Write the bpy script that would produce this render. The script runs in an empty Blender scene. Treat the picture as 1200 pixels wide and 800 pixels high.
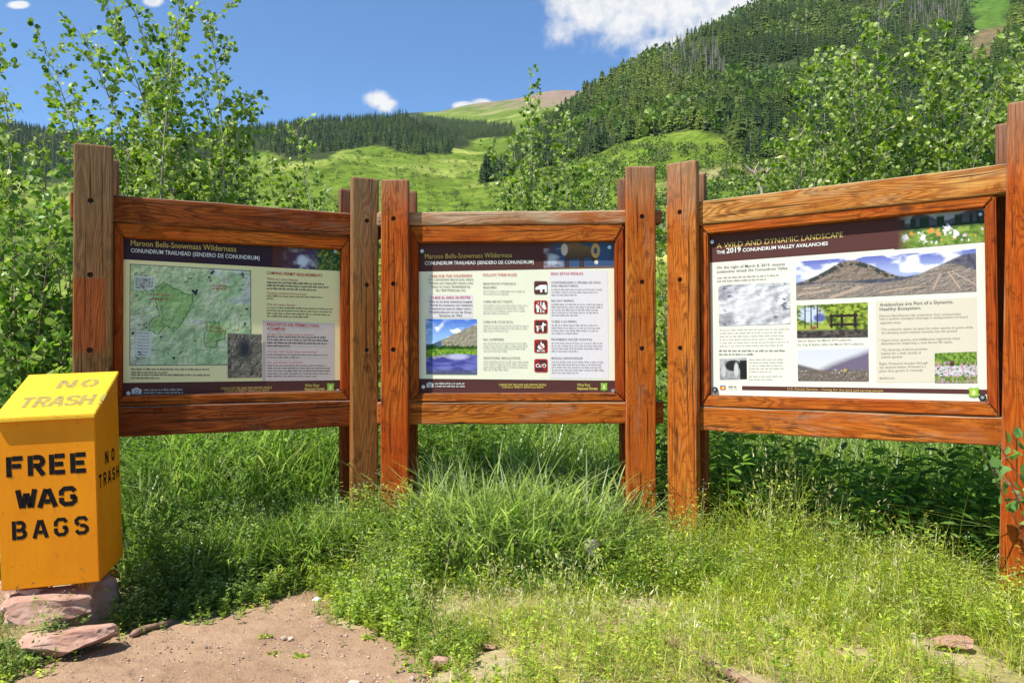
import bpy, bmesh, math, random
import numpy as np
from mathutils import Matrix, Vector

random.seed(7)
rng = np.random.default_rng(7)
SC = bpy.context.scene
COL = SC.collection

# ------------------------------------------------------------------ camera
EYE = 1.27
FPX, PITCH, ROLL = 929.2, 0.0184, -0.0048
_c, _s, _cr, _sr = math.cos(PITCH), math.sin(PITCH), math.cos(ROLL), math.sin(ROLL)
_R0, _U0, FW = np.array([1, 0, 0.]), np.array([0, -_s, _c]), np.array([0, _c, _s])
CR = _cr * _R0 + _sr * _U0
CU = _cr * _U0 - _sr * _R0
cam = bpy.data.cameras.new('camera')
cam.sensor_width = 36
cam.lens = 36 * FPX / 1200
cam.clip_start, cam.clip_end = 0.05, 30000
camo = bpy.data.objects.new('camera', cam)
COL.objects.link(camo)
m = Matrix.Identity(4)
for i in range(3):
    m[i][0], m[i][1], m[i][2] = CR[i], CU[i], -FW[i]
m[2][3] = EYE
camo.matrix_world = m
SC.camera = camo


def ray(x, y):
    return CR * (x - 600) / FPX - CU * (y - 400) / FPX + FW


def at(x, y, Y):                 # point seen at photo pixel (x, y), Y metres ahead
    r = ray(x, y)
    return np.array([0, 0, EYE]) + r * Y / r[1]


def on_ground(x, y, z=0.0):
    r = ray(x, y)
    return np.array([0, 0, EYE]) + r * (z - EYE) / r[2]


def to_px(P):
    P = np.asarray(P) - np.array([0, 0, EYE])
    d = P @ FW
    return 600 + FPX * (P @ CR) / d, 400 - FPX * (P @ CU) / d


# ------------------------------------------------------------------ light
SUN_EL = math.radians(60)
SUN_H = (-0.814, -0.581)          # horizontal direction towards the sun
HAZE = 0.000028                       # density of the mountain air
SUN_STRENGTH, SKY_STRENGTH, EXPOSURE = 5.0, 0.112, 0.70
sd = Vector((SUN_H[0] * math.cos(SUN_EL), SUN_H[1] * math.cos(SUN_EL), math.sin(SUN_EL))).normalized()
sun = bpy.data.lights.new('sun', 'SUN')
sun.energy = SUN_STRENGTH
sun.angle = math.radians(0.5)
sun.color = (1.0, 0.95, 0.87)
suno = bpy.data.objects.new('sun', sun)
COL.objects.link(suno)
suno.rotation_euler = sd.to_track_quat('Z', 'Y').to_euler()
suno.location = (0, 0, 30)

SC.view_settings.view_transform = 'Standard'
SC.view_settings.look = 'None'
SC.view_settings.gamma = 1
SC.view_settings.exposure = EXPOSURE
SC.cycles.max_bounces = 8
SC.cycles.transparent_max_bounces = 8
SC.cycles.use_denoising = True


class NT:
    """small helper round a node tree"""
    def __init__(s, tree):
        s.t = tree
        s.n = tree.nodes
        s.l = tree.links

    def node(s, typ, **kw):
        n = s.n.new(typ)
        for k, v in kw.items():
            setattr(n, k, v)
        return n

    def put(s, sock, v):
        if isinstance(v, bpy.types.NodeSocket):
            s.l.new(v, sock)
        else:
            sock.default_value = v

    def math(s, op, a, b=0.0, c=0.0, clamp=False):
        n = s.node('ShaderNodeMath', operation=op, use_clamp=clamp)
        s.put(n.inputs[0], a)
        s.put(n.inputs[1], b)
        s.put(n.inputs[2], c)
        return n.outputs[0]

    def mix(s, f, a, b, blend='MIX'):
        n = s.node('ShaderNodeMix', data_type='RGBA', blend_type=blend)
        s.put(n.inputs[0], f)
        s.put(n.inputs[6], a)
        s.put(n.inputs[7], b)
        return n.outputs[2]

    def noise(s, vec, scale, detail=4, rough=.55, dist=0):
        n = s.node('ShaderNodeTexNoise')
        if vec is not None:
            s.put(n.inputs['Vector'], vec)
        n.inputs['Scale'].default_value = scale
        n.inputs['Detail'].default_value = detail
        n.inputs['Roughness'].default_value = rough
        n.inputs['Distortion'].default_value = dist
        return n.outputs[0]

    def ramp(s, v, a, b, lo=0., hi=1.):
        n = s.node('ShaderNodeMapRange', interpolation_type='SMOOTHSTEP')
        s.put(n.inputs[0], v)
        n.inputs[1].default_value, n.inputs[2].default_value = a, b
        n.inputs[3].default_value, n.inputs[4].default_value = lo, hi
        return n.outputs[0]

    def vmul(s, v, t):
        n = s.node('ShaderNodeVectorMath', operation='MULTIPLY')
        s.put(n.inputs[0], v)
        n.inputs[1].default_value = t
        return n.outputs[0]

    def vadd(s, v, w):
        n = s.node('ShaderNodeVectorMath', operation='ADD')
        s.put(n.inputs[0], v)
        s.put(n.inputs[1], w)
        return n.outputs[0]


def rgba(c):
    return (c[0], c[1], c[2], 1.0)


world = bpy.data.worlds.new('World')
SC.world = world
world.use_nodes = True
w = NT(world.node_tree)
w.n.clear()
sky = w.node('ShaderNodeTexSky', sky_type='NISHITA')
sky.sun_disc = False
sky.sun_elevation = SUN_EL
sky.sun_rotation = math.atan2(SUN_H[0], SUN_H[1])
sky.altitude = 2700
sky.air_density, sky.dust_density, sky.ozone_density = 1.0, 0.7, 1.2
tc = w.node('ShaderNodeTexCoord')
sep = w.node('ShaderNodeSeparateXYZ')
w.l.new(tc.outputs['Generated'], sep.inputs[0])
ay = w.math('MAXIMUM', w.math('ABSOLUTE', sep.outputs[1]), 0.02)
ca = w.math('DIVIDE', sep.outputs[0], ay)
ce = w.math('DIVIDE', sep.outputs[2], ay)
cl = None
# fair-weather cumulus: (azimuth slope, elevation slope, half width, half height)
for a0, e0, ra, re in [(.19, .455, .15, .075), (.15, .50, .14, .08), (.25, .46, .14, .09), (.10, .452, .07, .034), (.205, .385, .06, .034), (.28, .42, .10, .06),
                       (-.168, .326, .020, .014), (-.157, .319, .018, .011), (-.058, .318, .018, .006), (-.037, .319, .018, .008),
                       (.083, .325, .012, .008),
                       (-.455, .454, .014, .008), (-.625, .449, .014, .005), (-.9, .5, .2, .07), (-1.15, .42, .12, .05), (.95, .7, .3, .12),
                       (-.2, .85, .25, .1), (.5, 1.0, .3, .14), (1.8, .6, .4, .15), (-2.2, .8, .5, .2)]:
    dx = w.math('DIVIDE', w.math('SUBTRACT', ca, a0), ra)
    dy = w.math('DIVIDE', w.math('SUBTRACT', ce, e0), re)
    dd = w.math('SUBTRACT', 1.0, w.math('SQRT', w.math('ADD', w.math('MULTIPLY', dx, dx), w.math('MULTIPLY', dy, dy))))
    cl = dd if cl is None else w.math('MAXIMUM', cl, dd)
nz = w.noise(tc.outputs['Generated'], 17, 9, .6)
nz2 = w.noise(tc.outputs['Generated'], 60, 5, .6)
dens = w.math('ADD', cl, w.math('MULTIPLY', w.math('SUBTRACT', nz, .49), 2.2))
dens = w.ramp(dens, -.08, .55)
sat = w.mix(1.0, sky.outputs[0], (0.68, 0.99, 1.19, 1), 'MULTIPLY')
ccol = w.mix(w.ramp(nz2, .3, .6), (3.9, 4.2, 4.7, 1), (5.3, 5.3, 5.3, 1))
skyc = w.mix(dens, sat, ccol)
bg = w.node('ShaderNodeBackground')
w.l.new(skyc, bg.inputs[0])
bg.inputs[1].default_value = SKY_STRENGTH
out = w.node('ShaderNodeOutputWorld')
w.l.new(bg.outputs[0], out.inputs[0])


# ------------------------------------------------------------------ mesh helpers
def tag(o, label=None, cat=None, group=None, kind=None):
    if label: o['label'] = label
    if cat: o['category'] = cat
    if group: o['group'] = group
    if kind: o['kind'] = kind
    return o


def mesh_np(name, V, faces, mats, col=None, midx=None, smooth=False):
    """V (n,3); faces: list of (m,k) index arrays; col (n,3) per vertex"""
    V = np.asarray(V, np.float32).reshape(-1, 3)
    me = bpy.data.meshes.new(name)
    faces = [np.asarray(f, np.int32) for f in faces if len(f)]
    nf = sum(len(f) for f in faces)
    loops = np.concatenate([f.ravel() for f in faces])
    tot = np.concatenate([np.full(len(f), f.shape[1], np.int32) for f in faces])
    start = np.concatenate([[0], np.cumsum(tot)[:-1]]).astype(np.int32)
    me.vertices.add(len(V))
    me.vertices.foreach_set('co', V.ravel())
    me.loops.add(len(loops))
    me.loops.foreach_set('vertex_index', loops)
    me.polygons.add(nf)
    me.polygons.foreach_set('loop_start', start)
    me.polygons.foreach_set('loop_total', tot)
    if midx is not None:
        me.polygons.foreach_set('material_index', np.asarray(midx, np.int32))
    me.polygons.foreach_set('use_smooth', np.full(nf, bool(smooth)))
    for mt in (mats if isinstance(mats, (list, tuple)) else [mats]):
        me.materials.append(mt)
    if col is not None:
        at_ = me.color_attributes.new('Col', 'FLOAT_COLOR', 'POINT')
        c4 = np.ones((len(V), 4), np.float32)
        c4[:, :3] = col
        at_.data.foreach_set('color', c4.ravel())
    me.update(calc_edges=True)
    return me


def link(name, me, parent=None, loc=None, rotz=None):
    o = bpy.data.objects.new(name, me)
    COL.objects.link(o)
    if parent: o.parent = parent
    if loc is not None: o.location = loc
    if rotz is not None: o.rotation_euler = (0, 0, rotz)
    return o


def empty(name, loc, rotz=0.):
    o = bpy.data.objects.new(name, None)
    COL.objects.link(o)
    o.empty_display_size = .1
    o.location = loc
    o.rotation_euler = (0, 0, rotz)
    return o


def bm_obj(name, bm, mat, parent=None, smooth=False):
    me = bpy.data.meshes.new(name)
    bm.normal_update()
    bm.to_mesh(me)
    bm.free()
    me.materials.append(mat)
    if smooth:
        for p in me.polygons: p.use_smooth = True
    return link(name, me, parent)


def bm_box(x0, x1, y0, y1, z0, z1, bev=0, seg=2, warp=0):
    bm = bmesh.new()
    bmesh.ops.create_cube(bm, size=1)
    for v in bm.verts:
        v.co = Vector((x0 + (v.co.x + .5) * (x1 - x0), y0 + (v.co.y + .5) * (y1 - y0), z0 + (v.co.z + .5) * (z1 - z0)))
    if bev:
        bmesh.ops.bevel(bm, geom=bm.edges[:], offset=bev, segments=seg, affect='EDGES', profile=.6)
    return bm


def vnoise(x, y, seed=0):
    """value noise in 2-D, numpy"""
    x = np.asarray(x, float); y = np.asarray(y, float)
    xi = np.floor(x).astype(np.int64); yi = np.floor(y).astype(np.int64)
    fx = x - xi; fy = y - yi
    fx = fx * fx * (3 - 2 * fx); fy = fy * fy * (3 - 2 * fy)

    def h(a, b):
        n = (a * 374761393 + b * 668265263 + seed * 974634271) & 0xffffffff
        n = ((n ^ (n >> 13)) * 1274126177) & 0xffffffff
        n = n ^ (n >> 16)
        return (n & 0xffff) / 65535.0
    return (h(xi, yi) * (1 - fx) + h(xi + 1, yi) * fx) * (1 - fy) + (h(xi, yi + 1) * (1 - fx) + h(xi + 1, yi + 1) * fx) * fy


def fbm(x, y, seed=0, octv=4, gain=.5):
    t = 0; a = 1; n = 0
    for i in range(octv):
        t = t + a * vnoise(x * 2 ** i + 13.7 * i, y * 2 ** i + 7.1 * i, seed + i)
        n += a; a *= gain
    return t / n


# ------------------------------------------------------------------ materials
def new_mat(name):
    mt = bpy.data.materials.new(name)
    mt.use_nodes = True
    t = NT(mt.node_tree)
    bsdf = t.n['Principled BSDF']
    return mt, t, bsdf


def mat_plain(name, c, rough=.6, metal=0, spec=.4):
    mt, t, b = new_mat(name)
    tcn = t.node('ShaderNodeTexCoord')
    n = t.noise(tcn.outputs['Object'], 30, 5)
    t.l.new(t.mix(t.ramp(n, .3, .7), rgba([v * .85 for v in c]), rgba([min(1, v * 1.1) for v in c])), b.inputs['Base Color'])
    b.inputs['Roughness'].default_value = rough
    b.inputs['Metallic'].default_value = metal
    b.inputs['Specular IOR Level'].default_value = spec
    return mt


def mat_wood(name, dark, mid, light, grey, axis='Z', weather=.3, top=0., topz=(1.9, 2.45), ring=1.0, patch=None):
    """stained softwood: elongated contour grain, fine fibres, knots, greyed weathering"""
    mt, t, b = new_mat(name)
    tcn = t.node('ShaderNodeTexCoord')
    oi = t.node('ShaderNodeObjectInfo')
    offs = t.node('ShaderNodeCombineXYZ')
    for i in range(3):
        t.l.new(t.math('MULTIPLY', oi.outputs['Random'], 17.3 + 7 * i), offs.inputs[i])
    co = t.vadd(tcn.outputs['Object'], offs.outputs[0])
    S = lambda al, ac: (al, ac, ac) if axis == 'X' else (ac, ac, al)
    n1 = t.noise(t.vmul(co, S(.9, 7.0)), 1.0, 2, .45, .3)
    rings = t.math('SINE', t.math('MULTIPLY', n1, 150 * ring))
    rings = t.ramp(rings, -.6, 1.0)
    fib = t.noise(t.vmul(co, S(5, 170)), 1.0, 5, .65)
    big = t.noise(t.vmul(co, S(1.6, 5)), 1.0, 4, .55)
    mid2 = t.noise(t.vmul(co, S(7, 26)), 1.0, 5, .6)
    c = t.mix(t.ramp(big, .3, .68), rgba(mid), rgba(light))
    c = t.mix(t.math('MULTIPLY', rings, .62 if ring > 1 else t.ramp(big, .35, .6, .18, .55)), c, rgba(dark))
    saw = t.noise(t.vmul(co, (170, 9, 9) if axis == 'X' else (9, 9, 170)), 1.0, 3, .6)
    c = t.mix(t.math('MULTIPLY', t.ramp(saw, .5, .8), .28), c, rgba(dark))
    blot = t.noise(t.vmul(co, S(9, 14)), 1.0, 6, .75)
    c = t.mix(t.math('MULTIPLY', t.ramp(blot, .52, .66), .62), c, rgba([v * .6 for v in dark]))
    c = t.mix(t.math('MULTIPLY', t.ramp(fib, .40, .66), .55), c, rgba([v * .7 for v in dark]))
    c = t.mix(t.math('MULTIPLY', t.ramp(mid2, .52, .75), .55), c, rgba([mid[0] * .75, mid[1] * .55, mid[2] * .5]))
    # weathered grey: patches, post tops and every face that looks up
    geo = t.node('ShaderNodeNewGeometry')
    sx = t.node('ShaderNodeSeparateXYZ')
    t.l.new(geo.outputs['Normal'], sx.inputs[0])
    up = t.ramp(sx.outputs[2], .2, .65)
    wn = t.noise(t.vmul(co, S(2.2, 9)), 1.0, 6, .7)
    wm = t.ramp(wn, .62 - weather * .4, .88 - weather * .3)
    wm = t.math('MULTIPLY', wm, min(1, .35 + weather))
    sz = t.node('ShaderNodeSeparateXYZ')
    t.l.new(tcn.outputs['Object'], sz.inputs[0])
    if top > 0:
        tz = t.math('ADD', sz.outputs[2], t.math('MULTIPLY', t.math('SUBTRACT', wn, .5), .5))
        wm = t.math('MAXIMUM', wm, t.math('MULTIPLY', t.ramp(tz, *topz), top))
    # arrises worn back to bare grey wood
    an = t.node('ShaderNodeVectorMath', operation='ABSOLUTE')
    t.l.new(tcn.outputs['Normal'], an.inputs[0])
    sn = t.node('ShaderNodeSeparateXYZ')
    t.l.new(an.outputs[0], sn.inputs[0])
    flat_ = t.math('MAXIMUM', t.math('MAXIMUM', sn.outputs[0], sn.outputs[1]), sn.outputs[2])
    edge = t.math('MULTIPLY', t.ramp(flat_, .985, .90), t.ramp(wn, .35, .6))
    wm = t.math('MAXIMUM', wm, t.math('MULTIPLY', edge, .6))
    wm = t.math('MAXIMUM', wm, t.math('MULTIPLY', up, .85))
    gcol = t.mix(t.ramp(fib, .35, .7), rgba(grey), rgba([g * .55 for g in grey]))
    gcol = t.mix(t.math('MULTIPLY', rings, .35), gcol, rgba([grey[0] * .6, grey[1] * .45, grey[2] * .35]))
    c = t.mix(wm, c, gcol)
    if patch:                                   # rectangle of unfaded stain where a plate used to be
        x0, x1, z0, z1 = patch
        pm = t.math('MULTIPLY', t.ramp(sz.outputs[0], x0, x0 + .003), t.ramp(sz.outputs[0], x1, x1 - .003))
        pm = t.math('MULTIPLY', pm, t.math('MULTIPLY', t.ramp(sz.outputs[2], z0, z0 + .06), t.ramp(sz.outputs[2], z1, z1 - .003)))
        c = t.mix(t.math('MULTIPLY', pm, .8), c, t.mix(t.ramp(fib, .4, .7), (.34, .075, .018, 1), (.16, .035, .01, 1)))
    # knots
    vo = t.node('ShaderNodeTexVoronoi')
    t.l.new(t.vmul(co, S(2.2, 5.5)), vo.inputs['Vector'])
    vo.inputs['Scale'].default_value = 1.0
    kn = t.ramp(vo.outputs['Distance'], .12, .04)
    c = t.mix(t.math('MULTIPLY', kn, .8), c, (.06, .018, .008, 1))
    # checks: thin dark drying cracks along the grain
    ck = t.noise(t.vmul(co, S(1.3, 60)), 1.0, 2, .5)
    ckm = t.ramp(ck, .635, .67)
    c = t.mix(t.math('MULTIPLY', ckm, .75), c, (.03, .012, .006, 1))
    t.l.new(c, b.inputs['Base Color'])
    b.inputs['Roughness'].default_value = .8
    b.inputs['Specular IOR Level'].default_value = .1
    h = t.math('ADD', t.math('MULTIPLY', fib, .5), t.math('MULTIPLY', rings, .35))
    h = t.math('SUBTRACT', h, t.math('MULTIPLY', ckm, 1.2))
    bp = t.node('ShaderNodeBump')
    bp.inputs['Strength'].default_value = .5
    bp.inputs['Distance'].default_value = .003
    t.l.new(h, bp.inputs['Height'])
    t.l.new(bp.outputs[0], b.inputs['Normal'])
    return mt


def mat_leaf(name, trans=.3, back=None, rough=.5, spec=.35):
    """colour comes from the leaf's own attribute; light passes through the blade"""
    mt, t, b = new_mat(name)
    a = t.node('ShaderNodeVertexColor', layer_name='Col')
    c = a.outputs[0]
    if back:
        geo = t.node('ShaderNodeNewGeometry')
        c = t.mix(t.math('MULTIPLY', geo.outputs['Backfacing'], .75), c, rgba(back))
    t.l.new(c, b.inputs['Base Color'])
    b.inputs['Roughness'].default_value = rough
    b.inputs['Specular IOR Level'].default_value = spec
    tr = t.node('ShaderNodeBsdfTranslucent')
    t.l.new(t.mix(1.0, c, (1.1, 1.25, .55, 1), 'MULTIPLY'), tr.inputs[0])
    mx = t.node('ShaderNodeMixShader')
    mx.inputs[0].default_value = trans
    t.l.new(b.outputs[0], mx.inputs[1])
    t.l.new(tr.outputs[0], mx.inputs[2])
    t.l.new(mx.outputs[0], t.n['Material Output'].inputs[0])
    return mt


def mat_attr(name, rough=.7, spec=.3, vary=0.):
    mt, t, b = new_mat(name)
    a = t.node('ShaderNodeVertexColor', layer_name='Col')
    c = a.outputs[0]
    if vary:
        oi = t.node('ShaderNodeObjectInfo')
        c = t.mix(t.math('MULTIPLY', oi.outputs['Random'], vary), c, rgba((.11, .16, .03)))
    t.l.new(c, b.inputs['Base Color'])
    b.inputs['Roughness'].default_value = rough
    b.inputs['Specular IOR Level'].default_value = spec
    return mt


def mat_dirt():
    mt, t, b = new_mat('path_dirt')
    tcn = t.node('ShaderNodeTexCoord')
    co = tcn.outputs['Object']
    n1 = t.noise(co, 1.7, 6, .6)
    n2 = t.noise(co, 14, 6, .65)
    n3 = t.noise(co, 90, 4, .7)
    c = t.mix(t.ramp(n1, .35, .65), (.30, .19, .115, 1), (.39, .262, .165, 1))
    c = t.mix(t.math('MULTIPLY', t.ramp(n2, .5, .72), .6), c, (.22, .13, .085, 1))
    c = t.mix(t.math('MULTIPLY', t.ramp(n3, .58, .75), .5), c, (.47, .36, .28, 1))
    c = t.mix(t.math('MULTIPLY', t.ramp(n3, .46, .30), .6), c, (.14, .085, .055, 1))
    t.l.new(c, b.inputs['Base Color'])
    b.inputs['Roughness'].default_value = .95
    b.inputs['Specular IOR Level'].default_value = .1
    bp = t.node('ShaderNodeBump')
    bp.inputs['Strength'].default_value = .8
    bp.inputs['Distance'].default_value = .02
    t.l.new(t.math('ADD', n2, t.math('MULTIPLY', n3, .6)), bp.inputs['Height'])
    t.l.new(bp.outputs[0], b.inputs['Normal'])
    return mt


def mat_soil():
    mt, t, b = new_mat('meadow_soil')
    tcn = t.node('ShaderNodeTexCoord')
    co = tcn.outputs['Object']
    n1 = t.noise(co, 2.3, 6, .6)
    n2 = t.noise(co, 30, 6, .7)
    c = t.mix(t.ramp(n1, .4, .6), (.30, .26, .11, 1), (.38, .29, .18, 1))
    c = t.mix(t.math('MULTIPLY', t.ramp(n2, .45, .7), .7), c, (.50, .43, .22, 1))
    c = t.mix(t.math('MULTIPLY', t.ramp(n2, .42, .3), .6), c, (.16, .125, .06, 1))
    sg = t.node('ShaderNodeSeparateXYZ'); t.l.new(co, sg.inputs[0])
    gm = t.math('MAXIMUM', t.ramp(sg.outputs[1], 5.0, 6.5), t.math('MAXIMUM', t.ramp(sg.outputs[0], 2.8, 4.0), t.ramp(sg.outputs[0], -3.0, -4.2)))
    c = t.mix(gm, c, t.mix(t.ramp(n1, .35, .65), (.075, .13, .02, 1), (.13, .19, .035, 1)))
    t.l.new(c, b.inputs['Base Color'])
    b.inputs['Roughness'].default_value = .95
    b.inputs['Specular IOR Level'].default_value = .1
    bp = t.node('ShaderNodeBump')
    bp.inputs['Strength'].default_value = .8
    bp.inputs['Distance'].default_value = .02
    t.l.new(n2, bp.inputs['Height'])
    t.l.new(bp.outputs[0], b.inputs['Normal'])
    return mt


def mat_rock(name, c1, c2, c3):
    mt, t, b = new_mat(name)
    tcn = t.node('ShaderNodeTexCoord')
    oi = t.node('ShaderNodeObjectInfo')
    offs = t.node('ShaderNodeCombineXYZ')
    for i in range(3):
        t.l.new(t.math('MULTIPLY', oi.outputs['Random'], 9.1 + 5 * i), offs.inputs[i])
    co = t.vadd(tcn.outputs['Object'], offs.outputs[0])
    n1 = t.noise(co, 9, 6, .65)
    n2 = t.noise(co, 45, 5, .7)
    c = t.mix(t.ramp(n1, .35, .65), rgba(c1), rgba(c2))
    c = t.mix(t.math('MULTIPLY', t.ramp(n2, .55, .72), .7), c, rgba(c3))
    t.l.new(c, b.inputs['Base Color'])
    b.inputs['Roughness'].default_value = .9
    b.inputs['Specular IOR Level'].default_value = .2
    bp = t.node('ShaderNodeBump')
    bp.inputs['Strength'].default_value = .7
    bp.inputs['Distance'].default_value = .008
    t.l.new(t.math('ADD', n1, t.math('MULTIPLY', n2, .5)), bp.inputs['Height'])
    t.l.new(bp.outputs[0], b.inputs['Normal'])
    return mt


def mat_bark(name, c1, c2):
    mt, t, b = new_mat(name)
    tcn = t.node('ShaderNodeTexCoord')
    n1 = t.noise(t.vmul(tcn.outputs['Object'], (30, 30, 8)), 1, 5, .6)
    t.l.new(t.mix(t.ramp(n1, .35, .65), rgba(c1), rgba(c2)), b.inputs['Base Color'])
    b.inputs['Roughness'].default_value = .8
    return mt


M_DIRT, M_SOIL = mat_dirt(), mat_soil()
M_ASPEN = mat_leaf('aspen_leaf', .42, (.36, .44, .12), .42, .35)
M_GRASS = mat_leaf('grass_blade', .5, None, .34, .55)
M_WEED = mat_leaf('weed_leaf', .5, None, .55, .3)
M_PRINT = mat_attr('printed_ink', .65, .12)
M_CONIFER = mat_attr('conifer_needles', .8, .15, .22)
M_BUSH = mat_leaf('bush_leaf', .25, None, .6, .25)
M_BARK = mat_bark('aspen_bark', (.42, .38, .29), (.20, .16, .11))
M_TWIG = mat_bark('brown_twig', (.16, .10, .06), (.30, .22, .15))
M_DEAD = mat_bark('dead_wood', (.50, .42, .34), (.33, .26, .20))
M_RED_ROCK = mat_rock('red_sandstone', (.34, .185, .13), (.45, .285, .215), (.56, .44, .36))
M_TAN_ROCK = mat_rock('tan_stone', (.38, .29, .22), (.50, .40, .32), (.24, .17, .13))
GREY = (.34, .25, .16)
ORANGE = dict(dark=(.15, .024, .003), mid=(.46, .100, .008), light=(.54, .175, .022))
RED = dict(dark=(.075, .014, .004), mid=(.25, .046, .006), light=(.33, .085, .016))
M_POST_OLD = mat_wood('weathered_post_wood', (.11, .04, .012), (.26, .105, .03), (.32, .155, .05), (.25, .165, .09), 'Z', .25, .7, (1.0, 2.6),
                      patch=(-.835, -.685, 1.27, 1.69))
M_POST_BROWN = mat_wood('brown_post_wood', (.14, .045, .010), (.34, .12, .024), (.40, .18, .05), (.30, .20, .11), 'Z', .2, .75, (1.3, 2.5))
M_POST = mat_wood('orange_post_wood', grey=GREY, axis='Z', weather=.26, top=.7, topz=(2.0, 2.5), **ORANGE)
M_POST_RED = mat_wood('red_post_wood', (.14, .02, .003), (.42, .066, .005), (.50, .125, .012), GREY, 'Z', .1, .6, (2.0, 2.5))
M_BACK = mat_wood('back_post_wood', grey=(.32, .20, .13), axis='Z', weather=.2, top=.7, topz=(1.9, 2.4), **RED)
M_RAIL_RED = mat_wood('red_rail_wood', grey=(.26, .18, .13), axis='X', weather=.3, **RED)
M_RAIL_PALE = mat_wood('pale_rail_wood', (.20, .045, .01), (.44, .12, .025), (.52, .30, .14), (.50, .39, .27), 'X', .62)
M_RAIL_GRAIN = mat_wood('grained_rail_wood', (.22, .05, .006), (.50, .175, .026), (.58, .31, .085), (.44, .34, .19), 'X', .35, ring=1.3)
M_RAIL = mat_wood('orange_rail_wood', grey=(.38, .27, .17), axis='X', weather=.32, **ORANGE)
M_MOULD_X = mat_wood('moulding_wood', grey=(.40, .29, .2), axis='X', weather=.12, dark=(.13, .022, .004), mid=(.42, .076, .006), light=(.50, .145, .018))
M_MOULD_Z = mat_wood('upright_moulding_wood', grey=(.40, .29, .2), axis='Z', weather=.1, dark=(.12, .018, .004), mid=(.36, .056, .006), light=(.42, .105, .014))
M_STEEL = mat_plain('dull_steel', (.45, .45, .44), .4, .8)
M_DARKSTEEL = mat_plain('dark_steel', (.04, .04, .04), .45, .6)


# ------------------------------------------------------------------ terrain
# rows: photo column; height of the land's skyline as photo row at each distance ahead
TD = np.array([60, 150, 300, 500, 700, 1000, 1300, 1700, 2500, 4000.])
TROW = {
    -900: [424, 405, 345, 270, 215, 160, 140, 150, 165, 180],
    -300: [424, 405, 345, 270, 215, 170, 140, 150, 165, 180],
    0:   [424, 405, 340, 268, 215, 180, 142, 150, 165, 180],
    60:  [424, 405, 335, 262, 215, 180, 150, 158, 170, 180],
    150: [424, 400, 325, 255, 215, 195, 172, 165, 172, 180],
    230: [424, 395, 315, 248, 205, 175, 158, 158, 165, 175],
    310: [424, 392, 310, 240, 195, 165, 148, 153, 160, 170],
    400: [424, 390, 300, 225, 180, 155, 139, 145, 152, 165],
    470: [424, 390, 300, 225, 186, 158, 137, 142, 140, 131],
    510: [424, 390, 300, 227, 192, 170, 155, 152, 140, 128],
    560: [424, 390, 300, 228, 195, 180, 170, 160, 141, 120],
    610: [424, 388, 295, 222, 195, 175, 168, 152, 130, 114],
    650: [424, 380, 285, 215, 182, 140, 150, 140, 122, 105],
    700: [423, 375, 275, 200, 150, 103, 112, 120, 118, 104],
    760: [422, 370, 262, 185, 125, 68, 85, 100, 110, 110],
    830: [422, 362, 250, 168, 105, 40, 40, 60, 90, 100],
    900: [420, 355, 242, 155, 90, 22, 2, 20, 60, 90],
    1050: [418, 345, 230, 140, 70, 0, -40, -60, 0, 40],
    1200: [416, 335, 222, 130, 55, -20, -70, -110, -60, 0],
    1500: [414, 330, 215, 120, 45, -30, -90, -150, -120, -60],
    2100: [414, 330, 215, 120, 45, -30, -90, -150, -120, -60],
}
_tx = np.array(sorted(TROW))
_tt = np.array([TROW[k] for k in _tx], float)
LD = np.log(TD)


def terrain_row(px, Y):
    """photo row of the land at column px and distance Y (linear in px, in log distance)"""
    px = np.clip(np.asarray(px, float), _tx[0], _tx[-1])
    ly = np.clip(np.log(np.asarray(Y, float)), LD[0], LD[-1])
    i = np.clip(np.searchsorted(_tx, px, 'right') - 1, 0, len(_tx) - 2)
    f = (px - _tx[i]) / (_tx[i + 1] - _tx[i]); f = f * f * (3 - 2 * f) * .5 + f * .5
    j = np.clip(np.searchsorted(LD, ly, 'right') - 1, 0, len(LD) - 2)
    g = (ly - LD[j]) / (LD[j + 1] - LD[j])
    a = _tt[i, j] * (1 - f) + _tt[i + 1, j] * f
    b = _tt[i, j + 1] * (1 - f) + _tt[i + 1, j + 1] * f
    return a * (1 - g) + b * g


def terrain_z(X, Y):
    px = 600 + FPX * X / Y
    row = terrain_row(px, Y)
    z = EYE + (417 - row) / FPX * Y
    amp = np.clip((Y - 100) / 500, 0, 1)
    return z + amp * (22 * (fbm(X / 130, Y / 130, 3, 4) - .5) + 5 * (fbm(X / 22, Y / 22, 9, 3) - .5))


def inpoly(x, y, poly):
    x = np.asarray(x); y = np.asarray(y)
    r = np.zeros(x.shape, bool)
    n = len(poly)
    for i in range(n):
        x0, y0 = poly[i]; x1, y1 = poly[(i + 1) % n]
        c = ((y0 > y) != (y1 > y)) & (x < (x1 - x0) * (y - y0) / (y1 - y0 + 1e-12) + x0)
        r ^= c
    return r


# land cover, as outlines on the slopes that face the trailhead
F_RIGHT = [(560, 218), (612, 200), (640, 196), (690, 184), (720, 170), (760, 160), (820, 152), (850, 162), (872, 186), (970, 190), (1230, 196), (2400, 200),
           (2400, -400), (900, -400), (890, 5), (830, 35), (760, 62), (700, 96), (655, 132), (610, 175)]
F_CHUTE = [(1140, -60), (1190, -60), (1186, 28), (1160, 74), (1128, 82), (1140, 40)]
F_LEFT = [(190, 140), (255, 130), (350, 120), (480, 120), (512, 150), (532, 172), (528, 181), (480, 181), (445, 171), (400, 176), (380, 188), (345, 190), (310, 176), (250, 186), (195, 190)]
F_FAR = [(-900, 100), (0, 120), (60, 138), (110, 152), (160, 176), (128, 192), (92, 208), (58, 220), (20, 205), (-60, 215), (-900, 220)]
F_BACK = [(488, 136), (540, 141), (600, 147), (606, 160), (560, 162), (545, 176), (520, 172), (500, 152)]
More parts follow.
